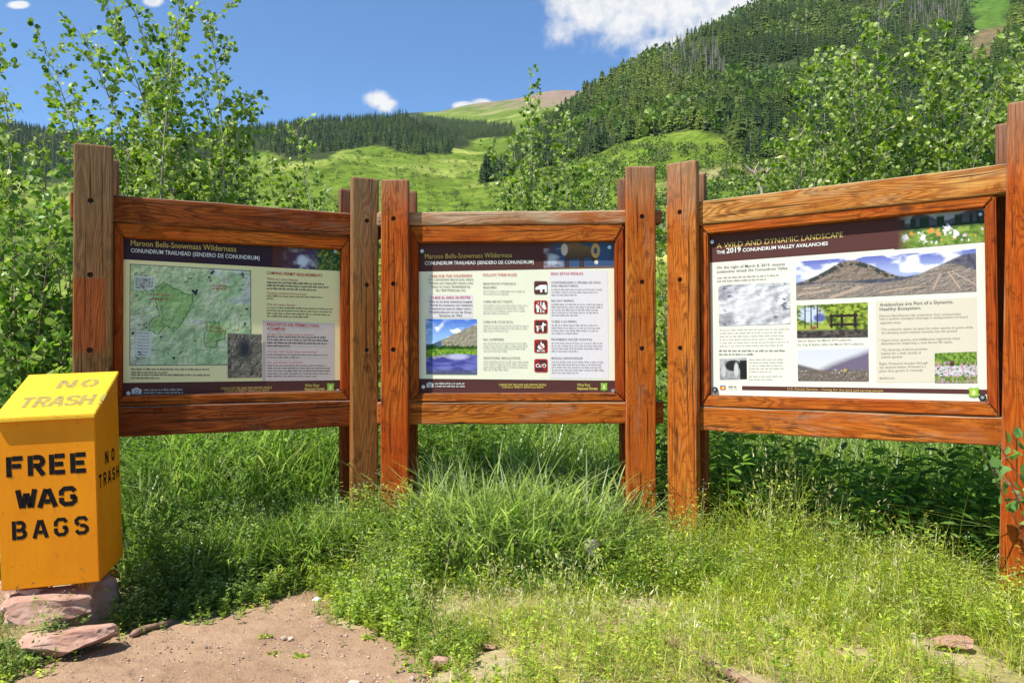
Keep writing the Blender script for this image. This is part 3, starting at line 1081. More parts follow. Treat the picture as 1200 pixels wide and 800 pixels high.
def board(loc, yaw, label, W, xp, rail_mats, post_specs, back_specs, rail_ext, zr, zm, quad):
    root = empty('information_board', (loc[0], loc[1], 0), yaw)
    tag(root, label, 'notice board', 'wooden trailhead information boards')
    for (x0, x1, top, mt, hx, lean) in post_specs:
        post(root, x0, x1, top, mt, hx, lean)
    for (x0, x1, top) in back_specs:
        bm_obj('back_post', bm_box(x0, x1, .072, .125, -.3, top, .014, 2), M_BACK, root)
    (t0, t1), (b0, b1) = zr
    bm_obj('top_rail', wavy(bm_box(rail_ext[0], rail_ext[1], RY, .071, t0, t1, .015, 3)), rail_mats[0], root)
    bm_obj('bottom_rail', wavy(bm_box(rail_ext[0], rail_ext[1], RY, .071, b0, b1, .012, 3)), rail_mats[1], root)
    xi = W / 2 - .004
    mitre(-xp, xp, b1 + .002, t0 - .002, -xi, xi, zm[0], zm[1], MY, .03, rail_mats[2], M_MOULD_Z, root)
    bmp = bm_box(-W / 2, W / 2, 0, .008, 1.494 - H_PANEL / 2, 1.494 + H_PANEL / 2 + .04)
    sp = bm_obj('sign_panel', bmp, None, root)
    return root, sp, Panel(quad, W, H_PANEL, 1.494, sp)


def wavy(bm):
    """saw the rail into short lengths and let its arrises wander a little"""
    xs_ = [v.co.x for v in bm.verts]
    a, b = min(xs_), max(xs_)
    for k in range(1, 24):
        bmesh.ops.bisect_plane(bm, geom=bm.verts[:] + bm.edges[:] + bm.faces[:], plane_co=(a + (b - a) * k / 24, 0, 0), plane_no=(1, 0, 0))
    for v in bm.verts:
        n_ = fbm(np.array([v.co.x * 5 + v.co.z * 3]), np.array([v.co.z * 11 + v.co.y * 7]), 17, 3)[0] - .5
        v.co.z += .010 * n_
        v.co.y += .006 * n_
    return bm


def mat_panel(name, c):
    mt, t, b = new_mat(name)
    tcn = t.node('ShaderNodeTexCoord')
    n = t.noise(tcn.outputs['Object'], 5, 5)
    t.l.new(t.mix(t.math('MULTIPLY', t.ramp(n, .4, .7), .25), rgba(c), rgba([v * .88 for v in c])), b.inputs['Base Color'])
    b.inputs['Roughness'].default_value = .6
    b.inputs['Specular IOR Level'].default_value = .15
    return mt


def shield(p, x, y, w_, h_, lay=3):
    """green pine-tree shield"""
    pts = [(-.5, -.45), (-.3, -.5), (0, -.44), (.3, -.5), (.5, -.45), (.44, 0), (.5, .38), (.3, .46), (0, .52), (-.3, .46), (-.5, .38), (-.44, 0)]
    p.poly('emblem', [(x + a * w_, y + b * h_) for a, b in pts], (.20, .36, .03), lay)
    pts2 = [(a * .84, b * .84) for a, b in pts]
    p.poly('emblem', [(x + a * w_, y + b * h_) for a, b in pts2], (.27, .48, .05), lay + 1)
    tree = [(0, -.3), (.2, .02), (.09, .02), (.24, .22), (.05, .22), (.05, .34), (-.05, .34), (-.05, .22), (-.24, .22), (-.09, .02), (-.2, .02)]
    p.poly('emblem', [(x + a * w_, y + b * h_) for a, b in tree], (.68, .66, .28), lay + 2)


def camera_icon(p, x0, y0, x1, y1, lay=3):
    w_, h_ = x1 - x0, y1 - y0
    p.poly('camera_symbol', [(x0, y0 + .2 * h_), (x0 + .25 * w_, y0 + .2 * h_), (x0 + .35 * w_, y0), (x0 + .65 * w_, y0), (x0 + .75 * w_, y0 + .2 * h_), (x1, y0 + .2 * h_), (x1, y1), (x0, y1)], (.6, .6, .6), lay)
    p.disc('camera_symbol', x0 + w_ / 2, y0 + .6 * h_, h_ * .3, (.12, .08, .08), lay + 1)
    p.disc('camera_symbol', x0 + w_ / 2, y0 + .6 * h_, h_ * .19, (.6, .6, .6), lay + 2)


def footer(p, x0, y, sl_, base):
    """credit line, motto and forest name along the bottom bar"""


# ---- left board
LZ = [(47, 83), (937, 131), (935, 735), (47, 768)]
rootL, spL, P = board((-1.589, 4.596), .463,
    'left notice board showing a green trail map, dim in slanting light behind the yellow box', 1.202, .647,
    (M_RAIL_RED, M_RAIL_RED, M_MOULD_X),
    [(-.835, -.648, 2.40, M_POST_OLD, -.755, 0.), (.647, .815, 2.365, M_POST_BROWN, .738, .004)],
    [(-.80, -.62, 2.372), (.618, .80, 2.325)], (-.853, .86), ((2.005, 2.152), (.845, 1.008)), (1.066, 1.925), LZ)
spL.data.materials[0] = mat_panel('cream_panel', (.84, .76, .40))
P.poly('header_bar', [(47, 48), (937, 98), (936, 233), (47, 190)], (.036, .020, .034), 1)  # maroon ink made darker, with this header's shade put into its colour
P.poly('footer_bar', [(47, 695), (936, 675), (935, 735), (47, 768)], MAROON, 1)
P.photo('header_picture', [(660, 98), (936, 106), (936, 232), (660, 219)], 60, 26, im_falls)
P.text('title_text', 'Maroon Bells-Snowmass Wilderness', 80, 512, 133, 157, 24, GOLD, 3)
P.text('title_text', 'CONUNDRUM TRAILHEAD (SENDERO DE CONUNDRUM)', 80, 608, 161, 190, 17, WHITE, 3, .006)
P.poly('map_border', [(76, 208), (573, 233), (573, 618), (76, 625)], (.12, .14, .12), 1)
P.photo('map', [(79, 211), (570, 236), (570, 615), (79, 622)], 110, 84, im_map)


def blob(P, pts):
    """crinkled boundary line of a wilderness area, printed over the map"""
    r = random.Random(len(pts))
    o = []
    for i in range(len(pts)):
        a, b = pts[i], pts[(i + 1) % len(pts)]
        for k in range(6):
            f = k / 6
            o.append((a[0] + (b[0] - a[0]) * f + r.uniform(-4, 4), a[1] + (b[1] - a[1]) * f + r.uniform(-4, 4)))
    for i in range(len(o)):
        a, b = np.array(o[i]), np.array(o[(i + 1) % len(o)])
        t_ = (b - a) / (np.hypot(*(b - a)) + 1e-9); n_ = np.array([-t_[1], t_[0]]) * 1.3
        P.poly('map_boundary', [tuple(a - n_), tuple(b - n_), tuple(b + n_), tuple(a + n_)], (.10, .18, .06), 4)


for pl in WILD_PX:
    blob(P, pl)
for (x0, y0, x1, y1) in [(95, 258, 180, 315), (105, 482, 165, 588)]:
    P.poly('map_key#%d' % x0, [(x0, y0), (x1, y0 + 3), (x1, y1 + 1), (x0, y1)], (.62, .66, .60), 3)
    P.lines('map_key_text', x0 + 5, x1 - 5, y0 + 11, y1 - 6, 8, 4, (.10, .10, .10), .03, 5, .7, 5)
P.lines('map_labels', 160, 252, 335, 353, 2, 6, (.52, .06, .05), .03, 5, .9, 7)
P.lines('map_labels', 412, 478, 297, 310, 2, 6, (.52, .06, .05), .03, 5, .9, 8)
P.lines('map_labels', 402, 456, 468, 484, 2, 6, (.52, .06, .05), .03, 5, .9, 9)
rr = random.Random(4)
for k in range(60):                              # town and trailhead marks
    x, y = rr.uniform(90, 560), rr.uniform(235, 608)
    P.lines('map_marks', x, x + rr.uniform(8, 20), y, y, 1, rr.uniform(3, 7), (.06, .09, .06), rr.uniform(-1.2, 1.2), 5, 1, k)
for x, y, r in [(345, 325, 9), (335, 318, 6), (352, 316, 5), (402, 262, 5), (412, 245, 6), (418, 238, 5), (407, 275, 4), (555, 390, 5), (548, 450, 5), (90, 493, 6), (205, 507, 5), (258, 592, 6), (145, 470, 4)]:
    P.disc('map_marks', x, y, r, (.05, .05, .05), 5, 7)
P.poly('map_marks', [(538, 236), (544, 247), (553, 249), (544, 252), (538, 263), (532, 252), (523, 249), (532, 247)], (.12, .14, .13), 5)
P.photo('inset_picture', [(477, 490), (615, 493), (616, 668), (478, 671)], 44, 54, im_inset, 6)
P.lines('caption_text', 84, 425, 642, 655, 2, 7, INK, -.006, 3, .45, 11)
P.lines('caption_text', 84, 432, 665, 678, 2, 7, INK, -.006, 3, .35, 12)
P.poly('text_ground', [(620, 436), (910, 446), (908, 676), (620, 682)], (.60, .50, .46), 1)
P.text('heading_text', 'CAMPING PERMIT REQUIREMENTS', 637, 862, 248, 258, 12, REDINK, 3, .01)
P.text('subheading_text', 'Where do I need a Permit?', 637, 762, 270, 276, 9, REDINK, 3)
P.lines('body_text', 637, 890, 284, 309, 3, 8, INK, .028, 3, .8, 13)
P.text('subheading_text', 'Camping outside the Permit Areas?', 637, 800, 328, 333, 9, REDINK, 3)
P.lines('body_text', 637, 892, 339, 349, 2, 6, (.12, .11, .06), .02, 3, .1, 14)
P.text('subheading_text', 'Why do I need a Permit?', 637, 752, 374, 378, 9, REDINK, 3)
P.lines('body_text', 637, 902, 386, 421, 4, 6, (.12, .11, .06), .018, 3, .65, 15)
P.text('heading_text', 'REQUISITOS DEL PERMISO PARA', 637, 850, 457, 463, 13, REDINK, 3, .01)
P.text('heading_text', 'ACAMPAR', 637, 712, 475, 477, 13, REDINK, 3, .01)
P.text('subheading_text', '\u00bfEn qu\u00e9 \u00e1reas necesito tener un permiso?', 637, 828, 495, 497, 8, REDINK, 3)
P.lines('body_text', 637, 895, 505, 542, 4, 8, INK, .008, 3, .35, 16)
P.text('subheading_text', '\u00bfAcampar fuera de las zonas con permiso?', 637, 840, 565, 566, 8, REDINK, 3)
P.lines('body_text', 637, 898, 577, 588, 2, 6, (.14, .12, .12), 0, 3, .5, 17)
P.text('subheading_text', '\u00bfPor qu\u00e9 necesito un permiso?', 637, 782, 610, 609, 8, REDINK, 3)
P.lines('body_text', 637, 905, 622, 665, 5, 6, (.14, .12, .12), -.01, 3, .75, 18)
camera_icon(P, 86, 714, 126, 740)
P.lines('credit_text', 134, 298, 726, 738, 2, 7, (.5, .5, .48), -.02, 3, .98, 19)
P.text('motto_text', 'CARING FOR THE LAND AND SERVING PEOPLE', 450, 656, 718, 712, 9, GOLD, 3)
P.text('motto_text', 'CUIDAR LA TIERRA Y SERVIR A LA GENTE', 464, 646, 728, 722, 8, GOLD, 3)
P.text('forest_name', 'White River', 790, 850, 704, 702, 13, (.62, .52, .12), 3)
P.text('forest_name', 'National Forest', 790, 870, 719, 716, 13, (.62, .52, .12), 3, .012)
shield(P, 894, 704, 30, 34)
P.build()
for x, y in [(68, 96), (914, 154), (922, 717), (72, 737)]:
    u, v = P.uv(x, y); p = P.loc(u, v, 0)[0]
    bolt(p[0], -.006, p[2], .011, spL, M_STEEL, 'screw', .007)

# ---- centre board
CZ = [(38, 70), (915, 60), (917, 722), (40, 735)]
rootC, spC, P = board((.028, 4.845), -.022,
    'middle notice board with a lake picture and a column of five red symbols', 1.202, .655,
    (M_RAIL_PALE, M_RAIL, M_MOULD_X),
    [(-.812, -.645, 2.338, M_POST_RED, -.735, .003), (.662, .84, 2.402, M_POST, .757, .007)],
    [(-.79, -.622, 2.305), (.632, .81, 2.37)], (-.85, .885), ((2.068, 2.150), (.86, .992)), (1.046, 1.962), CZ)
spC.data.materials[0] = mat_panel('pale_panel', (.80, .78, .60))
P.poly('header_bar', [(38, 38), (915, 28), (915, 166), (38, 187)], MAROON, 1)
P.poly('footer_bar', [(40, 664), (917, 663), (917, 722), (40, 735)], MAROON, 1)
P.photo('header_picture', [(600, 44), (914, 38), (914, 164), (600, 172)], 90, 36, im_ram)
P.text('title_text', 'Maroon Bells-Snowmass Wilderness', 68, 458, 129, 121, 22, GOLD, 3)
P.text('title_text', 'CONUNDRUM TRAILHEAD (SENDERO DE CONUNDRUM)', 68, 556, 157, 149, 17, WHITE, 3, .006)
P.poly('text_ground', [(85, 290), (284, 290), (284, 392), (85, 392)], (.72, .66, .68), 1)
P.poly('text_ground#2', [(625, 182), (884, 178), (888, 655), (627, 656)], (.74, .69, .70), 1)
R2 = (.55, .06, .07)
P.text('heading_text', 'CARE FOR THIS WILDERNESS', 90, 280, 212, 208, 11, R2, 3, .01)
for k, (a, b, st) in enumerate([(84, 286, 'It is a protected natural area where'), (88, 284, 'humans are respectful visitors who'), (98, 272, 'leave no trace. Established by'), (116, 252, 'the 1964 Wilderness Act.')]):
    P.text('body_text', st, a, b, 225 + k * 16, 224 + k * 16, 9, INK, 3, .008)
P.text('heading_text', 'CUIDE EL \u00c1REA SILVESTRE', 95, 272, 308, 305, 11, R2, 3, .01)
for k, (a, b, st) in enumerate([(90, 280, 'Este es un \u00e1rea natural protegida'), (92, 282, 'donde los humanos son visitantes'), (94, 278, 'respetuosos que no dejan rastro.'), (92, 278, 'Establecida por la Ley de \u00c1reas'), (132, 236, 'Silvestres de 1964.')]):
    P.text('body_text', st, a, b, 324 + k * 15.5, 323.5 + k * 15.5, 9, INK, 3, .008)
P.photo('lake_picture', [(72, 398), (301, 397), (302, 643), (74, 644)], 72, 78, im_lake)
P.text('heading_text', 'FOLLOW THESE RULES', 330, 480, 205, 203, 11, R2, 3, .01)
GREYINK = (.46, .45, .40)
for st, y, n, b in [('BEAR-PROOF STORAGE IS', 243, 0, 475), ('REQUIRED.', 260, 2, 392), ('THERE ARE NO TOILETS.', 323, 4, 462), ('CARE FOR YOUR DOG.', 413, 3, 464), ('NO CAMPFIRES.', 491, 4, 424), ('ADDITIONAL REGULATIONS', 573, 4, 494)]:
    P.text('subheading_text', st, 330, b, y, y - 1, 9, (.07, .06, .06), 3)
    if n: P.lines('body_text', 330, 535, y + 14, y + 14 + 11.5 * (n - 1), n, 6, GREYINK, -.003, 3, .55, int(y))
P.text('heading_text', 'SIGA ESTAS REGLAS', 632, 775, 198, 196, 11, R2, 3, .01)
for st, y, n, b in [('CONTENEDORES A PRUEBA DE OSOS', 236, 0, 852), ('SON OBLIGATORIOS.', 251, 3, 755), ('NO HAY BA\u00d1OS.', 317, 5, 735), ('CUIDE A SU PERRO.', 409, 4, 748), ('PROHIBIDO HACER FOGATAS.', 488, 4, 815), ('REGLAS ADICIONALES', 571, 5, 772)]:
    P.text('subheading_text', st, 634, b, y, y - 1, 9, (.10, .08, .10), 3)
    if n: P.lines('body_text', 634, 868, y + 14, y + 14 + 12 * (n - 1), n, 6, (.38, .34, .36), -.004, 3, .5, int(y) + 1)


def icon(P, x0, y0, x1, y1, kind):
    def rr_(a, b, c_, d, rad):
        o = []
        for cx, cy, t0 in ((c_ - rad, b + rad, -90), (c_ - rad, d - rad, 0), (a + rad, d - rad, 90), (a + rad, b + rad, 180)):
            for k in range(4):
                t_ = math.radians(t0 + k * 30)
                o.append((cx + rad * math.cos(t_), cy + rad * math.sin(t_)))
        return o
    red = (.55, .025, .03)
    nm = ('bear_symbol', 'toilet_symbol', 'dog_symbol', 'campfire_symbol', 'drone_symbol')[kind]
    P.poly(nm, rr_(x0, y0, x1, y1, 8), red if kind else (.16, .07, .065), 2)
    P.poly(nm, rr_(x0 + 5, y0 + 5, x1 - 5, y1 - 5, 5), (.085, .03, .03), 3)
    X_ = lambda a: x0 + a * (x1 - x0)
    Y_ = lambda a: y0 + a * (y1 - y0)
    g = lambda pts, c=WHITE, l=4: P.poly(nm, [(X_(a), Y_(b)) for a, b in pts], c, l)
    if kind == 0:      # bear
        g([(.08, .55), (.2, .42), (.3, .4), (.42, .3), (.9, .28), (.97, .45), (.95, .85), (.8, .85), (.8, .62), (.62, .62), (.62, .85), (.46, .85), (.44, .62), (.3, .66), (.12, .66)])
    elif kind == 1:    # man and woman
        for cx in (.28, .72):
            P.disc(nm, X_(cx), Y_(.22), 5, WHITE, 4, 8)
        g([(.14, .3), (.42, .3), (.42, .6), (.37, .6), (.36, .9), (.2, .9), (.19, .6), (.14, .6)])
        g([(.62, .3), (.82, .3), (.92, .66), (.82, .66), (.8, .9), (.64, .9), (.62, .66), (.52, .66)])
        g([(.46, .1), (.54, .1), (.54, .92), (.46, .92)], WHITE)
    elif kind == 2:    # dog
        g([(.14, .4), (.2, .46), (.56, .46), (.62, .25), (.7, .16), (.74, .28), (.9, .32), (.88, .42), (.72, .46), (.7, .88), (.6, .88), (.58, .68), (.34, .68), (.32, .88), (.2, .88), (.2, .6), (.14, .52)])
    elif kind == 3:    # camp fire
        g([(.5, .12), (.62, .34), (.7, .3), (.78, .58), (.66, .74), (.36, .74), (.24, .58), (.34, .4), (.44, .44)])
        g([(.2, .78), (.8, .86), (.8, .92), (.2, .84)]); g([(.2, .86), (.8, .78), (.8, .84), (.2, .92)])
    else:              # drone
        for cx in (.26, .74):
            P.disc(nm, X_(cx), Y_(.5), 9, WHITE, 4, 10)
            P.disc(nm, X_(cx), Y_(.5), 5, (.085, .03, .03), 5, 8)
        g([(.3, .52), (.5, .4), (.7, .52), (.6, .62), (.4, .62)])
    if kind in (1, 3, 4):
        g([(.12, .16), (.18, .1), (.9, .84), (.84, .9)], red, 6)
    if kind == 2:
        g([(.3, .5), (.5, .5), (.56, .62), (.3, .6)], red, 6)


for k, y in enumerate((226, 312, 398, 485, 571)):
    icon(P, 557, y, 617, y + 59, k)
camera_icon(P, 76, 679, 106, 702)
P.lines('credit_text', 113, 258, 688, 700, 2, 8, (.62, .62, .6), -.003, 3, .98, 51)
P.text('motto_text', 'CARING FOR THE LAND AND SERVING PEOPLE', 400, 610, 691, 690, 9, (.72, .55, .12), 3, .01)
P.text('motto_text', 'CUIDAR LA TIERRA Y SERVIR A LA GENTE', 412, 598, 701, 700, 8, (.72, .55, .12), 3, .01)
P.text('forest_name', 'White River', 748, 806, 690, 689, 13, (.72, .62, .12), 3)
P.text('forest_name', 'National Forest', 748, 838, 706, 705, 13, (.72, .62, .12), 3, .012)
shield(P, 866, 691, 31, 36)
P.build()
for x, y in [(56, 96), (892, 76), (905, 708), (62, 700)]:
    u, v = P.uv(x, y); p = P.loc(u, v, 0)[0]
    bolt(p[0], -.006, p[2], .012, spC, M_STEEL, 'screw', .008)

# ---- right board
RZ = [(35, 150), (1030, 55), (1045, 742), (40, 720)]
rootR, spR, P = board((1.713, 4.193), -.615,
    'right notice board, the widest and brightest, with avalanche photographs', 1.382, .735,
    (M_RAIL_GRAIN, M_RAIL, M_MOULD_X),
    [(-.908, -.727, 2.392, M_POST, -.826, .006), (.792, .985, 2.43, M_POST_RED, .885, .03)],
    [(-.895, -.748, 2.352), (.728, .90, 2.385)], (-.945, 1.0), ((2.022, 2.162), (.835, .972)), (1.042, 1.966), RZ)
spR.data.materials[0] = mat_panel('ivory_panel', (.68, .655, .555))
P.poly('header_bar', [(35, 122), (1030, 22), (1032, 163), (37, 240)], MAROON, 1)
P.photo('header_picture', [(700, 58), (1029, 24), (1032, 162), (702, 191)], 90, 34, im_flowers)
P.text('title_text', 'A WILD AND DYNAMIC LANDSCAPE', 62, 517, 190, 147, 20, GOLD, 3)
P.text('title_text', 'THE', 62, 92, 209, 207, 12, WHITE, 3, .01)
P.text('title_text', '2019', 97, 149, 206, 201, 19, WHITE, 3, .014)
P.text('title_text', 'CONUNDRUM VALLEY AVALANCHES', 156, 463, 201, 176, 13, WHITE, 3, .014)
P.tone = .74
DK = (.16, .155, .15)
P.text('heading_text', 'On the night of March 8, 2019, massive', 62, 308, 262, 248, 10, DK, 3, .006)
P.text('heading_text', 'avalanches struck the Conundrum Valley.', 62, 320, 277, 262, 10, DK, 3, .006)
P.lines('body_text', 64, 298, 297, 309, 2, 6, (.30, .29, .27), -.05, 3, .75, 61)
P.photo('avalanche_picture', [(67, 322), (326, 310), (328, 460), (70, 468)], 70, 42, im_avalanche)
P.lines('body_text', 72, 325, 484, 542, 6, 5, (.50, .49, .45), -.02, 3, .9, 62)
P.lines('body_text', 70, 325, 560, 573, 2, 6, DK, -.005, 3, .5, 63)
P.photo('old_picture', [(72, 586), (170, 583), (171, 660), (73, 662)], 40, 30, im_people)
P.lines('body_text', 178, 308, 590, 634, 5, 5, (.50, .49, .45), -.01, 3, .6, 64)
P.lines('body_text', 178, 308, 651, 662, 2, 5, (.50, .49, .45), -.01, 3, .7, 65)
P.photo('valley_picture', [(347, 236), (995, 188), (998, 341), (349, 374)], 150, 38, im_panorama)
P.photo('grove_picture', [(351, 394), (607, 381), (608, 507), (352, 511)], 80, 44, im_grove)
P.text('caption_text', 'Above: Below the March 2019 avalanche', 354, 548, 524, 519, 7, (.2, .2, .18), 3, .004)
P.text('caption_text', 'Far Top & Below: After the March 2019 avalanche', 354, 592, 538, 533, 7, (.2, .2, .18), 3, .004)
P.photo('fog_picture', [(354, 554), (610, 545), (612, 667), (356, 666)], 80, 42, im_fog)
P.poly('text_ground', [(636, 378), (1000, 362), (1006, 669), (639, 671)], (.58, .53, .42), 1)
P.text('heading_text', 'Avalanches are Part of a Dynamic,', 650, 915, 395, 383, 11, DK, 3, .008)
P.text('heading_text', 'Healthy Ecosystem.', 650, 800, 411, 405, 11, DK, 3, .008)
BODY = (.30, .28, .24)
for st, x1, y in [('Natural disturbances like avalanches, fires, and parasites', 942, 433), ('have a positive ecological advantage in mixing mosaics of natural', 968, 444), ('vegetation zones.', 728, 458),
                  ('\u2022 The avalanche opens up space for other species to grow, while', 986, 482), ('   the decaying wood releases nutrients into the ground.', 930, 494),
                  ('\u2022 Aspen trees, grasses, and wildflowers regenerate these', 940, 521), ('   disturbances, beginning a new forest life cycle.', 912, 533),
                  ('\u2022 The diversity of plants provides', 822, 556), ('   habitat for a wide variety of', 800, 569), ('   animal species.', 735, 582),
                  ('Right: Fireweed emerges through', 824, 606), ('the downed timber. Fireweed is a', 818, 619), ('plant that grows in recently', 806, 632), ('disturbed areas.', 706, 658)]:
    P.text('body_text', st, 650 + (6 if st[0] == ' ' else 0), x1, y, y - (x1 - 650) * .028, 8, BODY, 3, .004)
P.photo('flower_picture', [(849, 564), (1000, 558), (1003, 671), (850, 672)], 56, 40, im_fireweed)
P.poly('footer_bar', [(153, 685), (1045, 695), (1045, 712), (153, 700)], MAROON, 1)
P.text('motto_text', 'U.S. Forest Service - Caring for the land and serving people', 318, 664, 698, 704, 8, GOLD, 3)
P.poly('logo', [(74, 684), (94, 684), (94, 698), (74, 698)], (.62, .10, .04), 3)
P.disc('logo', 85, 691, 6, (.75, .55, .08), 4, 10)
P.poly('logo', [(74, 684), (94, 684), (94, 687), (74, 687)], (.07, .10, .35), 5)
P.lines('logo_text', 104, 135, 690, 690, 1, 7, (.12, .12, .12), .01, 3, 1, 71)
P.lines('logo_text', 104, 148, 697, 697, 1, 4, (.5, .5, .48), .01, 3, 1, 72)
shield(P, 991, 705, 38, 34, 4)
P.build()
for x, y, mt in [(48, 166, M_STEEL), (1012, 66, M_DARKSTEEL), (1023, 723, M_DARKSTEEL), (58, 699, M_DARKSTEEL)]:
    u, v = P.uv(x, y); p = P.loc(u, v, 0)[0]
    bolt(p[0], -.008, p[2], .017 if mt is M_DARKSTEEL else .011, spR, mt, 'screw', .012)
    if mt is M_DARKSTEEL:
        bolt(p[0], -.015, p[2], .008, spR, M_STEEL, 'screw_tip', .006)


# ------------------------------------------------------------------ yellow dispenser box
def mat_paint(name='yellow_paint', c1=(.77, .265, .003), c2=(.70, .225, .003), c3=(.62, .22, .006)):
    mt, t, b = new_mat(name)
    tcn = t.node('ShaderNodeTexCoord')
    co = tcn.outputs['Object']
    n1 = t.noise(t.vmul(co, (4, 4, 2)), 1, 5, .6)
    n2 = t.noise(t.vmul(co, (60, 60, 4)), 1, 4, .6)
    n3 = t.noise(co, 26, 6, .7)
    c = t.mix(t.ramp(n1, .35, .65), rgba(c1), rgba(c2))
    c = t.mix(t.math('MULTIPLY', t.ramp(n2, .5, .72), .3), c, rgba(c3))
    sz = t.node('ShaderNodeSeparateXYZ'); t.l.new(co, sz.inputs[0])
    low = t.math('MULTIPLY', t.ramp(sz.outputs[2], .16, .0), .6)
    c = t.mix(t.math('MULTIPLY', t.ramp(n3, .58, .68), t.math('ADD', .38, low)), c, (.22, .10, .025, 1))
    t.l.new(c, b.inputs['Base Color'])
    b.inputs['Roughness'].default_value = .55
    b.inputs['Specular IOR Level'].default_value = .18
    bp = t.node('ShaderNodeBump')
    bp.inputs['Strength'].default_value = .25
    bp.inputs['Distance'].default_value = .002
    t.l.new(t.math('ADD', n2, n3), bp.inputs['Height'])
    t.l.new(bp.outputs[0], b.inputs['Normal'])
    return mt


M_PAINT = mat_paint()
M_LID = mat_paint('sunlit_yellow_paint', (.80, .46, .03), (.74, .40, .02), (.66, .34, .02))  # box paint again, paler: strong sun on the lid is put into its colour


def mat_stencil(name, c):
    mt, t, b = new_mat(name)
    tcn = t.node('ShaderNodeTexCoord')
    n = t.noise(tcn.outputs['Object'], 55, 5, .65)
    t.l.new(t.mix(t.ramp(n, .35, .75), rgba(c), rgba([min(1, v * 1.5 + .006) for v in c])), b.inputs['Base Color'])
    b.inputs['Roughness'].default_value = .85
    b.inputs['Specular IOR Level'].default_value = .12
    return mt


M_STENCIL = mat_stencil('black_spray_paint', (.008, .006, .005))
M_FADED = mat_stencil('faded_grey_paint', (.26, .205, .06))

BP = [np.array([-2.220, 3.457]), np.array([-1.842, 3.553])]         # front bottom corners
bx = BP[1] - BP[0]
BW = np.hypot(*bx)
BYAW = math.atan2(bx[1], bx[0])
boxr = empty('bag_dispenser', (BP[0][0], BP[0][1], .262), BYAW)
tag(boxr, 'yellow wooden box stencilled FREE WAG BAGS, standing on red rocks', 'box')
boxr.rotation_euler = (0, math.radians(-1.9), BYAW)
BD, BH0, BH1 = .45, .735, .905


def prism_x(bm, prof, x0, x1):
    a = [bm.verts.new((x0, y, z)) for y, z in prof]
    b = [bm.verts.new((x1, y, z)) for y, z in prof]
    bm.faces.new(a); bm.faces.new(b[::-1])
    for i in range(len(prof)):
        bm.faces.new((a[i], b[i], b[(i + 1) % len(prof)], a[(i + 1) % len(prof)]))
    bmesh.ops.recalc_face_normals(bm, faces=bm.faces[:])


bm = bmesh.new()
prism_x(bm, [(0, 0), (BD, 0), (BD, BH1), (0, BH0)], 0, BW)
bmesh.ops.bevel(bm, geom=bm.edges[:], offset=.004, segments=2, affect='EDGES')
bm_obj('body', bm, M_PAINT, boxr)
sl_ = (BH1 - BH0) / BD
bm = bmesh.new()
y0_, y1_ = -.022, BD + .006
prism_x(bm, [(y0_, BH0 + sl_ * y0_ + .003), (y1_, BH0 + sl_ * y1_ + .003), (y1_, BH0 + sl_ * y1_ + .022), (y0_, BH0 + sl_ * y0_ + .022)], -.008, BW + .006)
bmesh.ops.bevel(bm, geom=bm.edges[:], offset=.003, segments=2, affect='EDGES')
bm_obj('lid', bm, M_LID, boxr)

# stencil alphabet: strokes on a 1 x 1.25 cell, broken where the stencil bridges were


def arc(cx, cy, rx, ry, a0, a1, n=8):
    return [(cx + rx * math.cos(math.radians(a)), cy + ry * math.sin(math.radians(a))) for a in np.linspace(a0, a1, n)]


GL = {
    'F': [[(.12, 0), (.12, 1.25)], [(.3, 1.13), (.95, 1.13)], [(.3, .66), (.85, .66)]],
    'R': [[(.12, 0), (.12, 1.25)], [(.3, 1.13), (.6, 1.13)] + arc(.6, .87, .26, .26, 80, -80) + [(.3, .61)], [(.55, .5), (.9, 0)]],
    'E': [[(.12, 0), (.12, 1.25)], [(.3, 1.13), (.92, 1.13)], [(.3, .63), (.82, .63)], [(.3, .12), (.92, .12)]],
    'W': [[(.05, 1.25), (.25, .06)], [(.31, .06), (.49, 1.0)], [(.53, 1.0), (.71, .06)], [(.77, .06), (.97, 1.25)]],
    'A': [[(.06, 0), (.44, 1.2)], [(.56, 1.2), (.94, 0)], [(.34, .38), (.66, .38)]],
    'G': [[(.88, .93), (.72, 1.13), (.3, 1.13), (.12, .95), (.12, .70)], [(.12, .56), (.12, .30), (.3, .12), (.70, .12), (.86, .28), (.86, .58)], [(.92, .58), (.60, .58)]],
    'B': [[(.12, 0), (.12, 1.25)], [(.3, 1.13), (.58, 1.13)] + arc(.58, .90, .24, .23, 80, -70, 7), [(.3, .62), (.6, .62)] + arc(.6, .37, .28, .25, 70, -80, 7) + [(.3, .12)]],
    'S': [[(.88, .93), (.72, 1.13), (.3, 1.13), (.12, .97), (.12, .82), (.32, .67)], [(.40, .64), (.70, .60), (.88, .45), (.88, .28), (.70, .12), (.28, .12), (.10, .32)]],
    'N': [[(.12, 0), (.12, 1.25)], [(.24, 1.15), (.76, .1)], [(.88, 0), (.88, 1.25)]],
    'O': [arc(.5, .625, .38, .52, 100, 260, 10), arc(.5, .625, .38, .52, -80, 80, 10)],
    'T': [[(.05, 1.13), (.95, 1.13)], [(.5, 0), (.5, 1.0)]],
    'H': [[(.12, 0), (.12, 1.25)], [(.88, 0), (.88, 1.25)], [(.26, .63), (.74, .63)]],
    '!': [[(.5, .35), (.5, 1.25)], [(.5, 0), (.5, .16)]],
    "'": [[(.1, .95), (.45, 1.2)]],
}


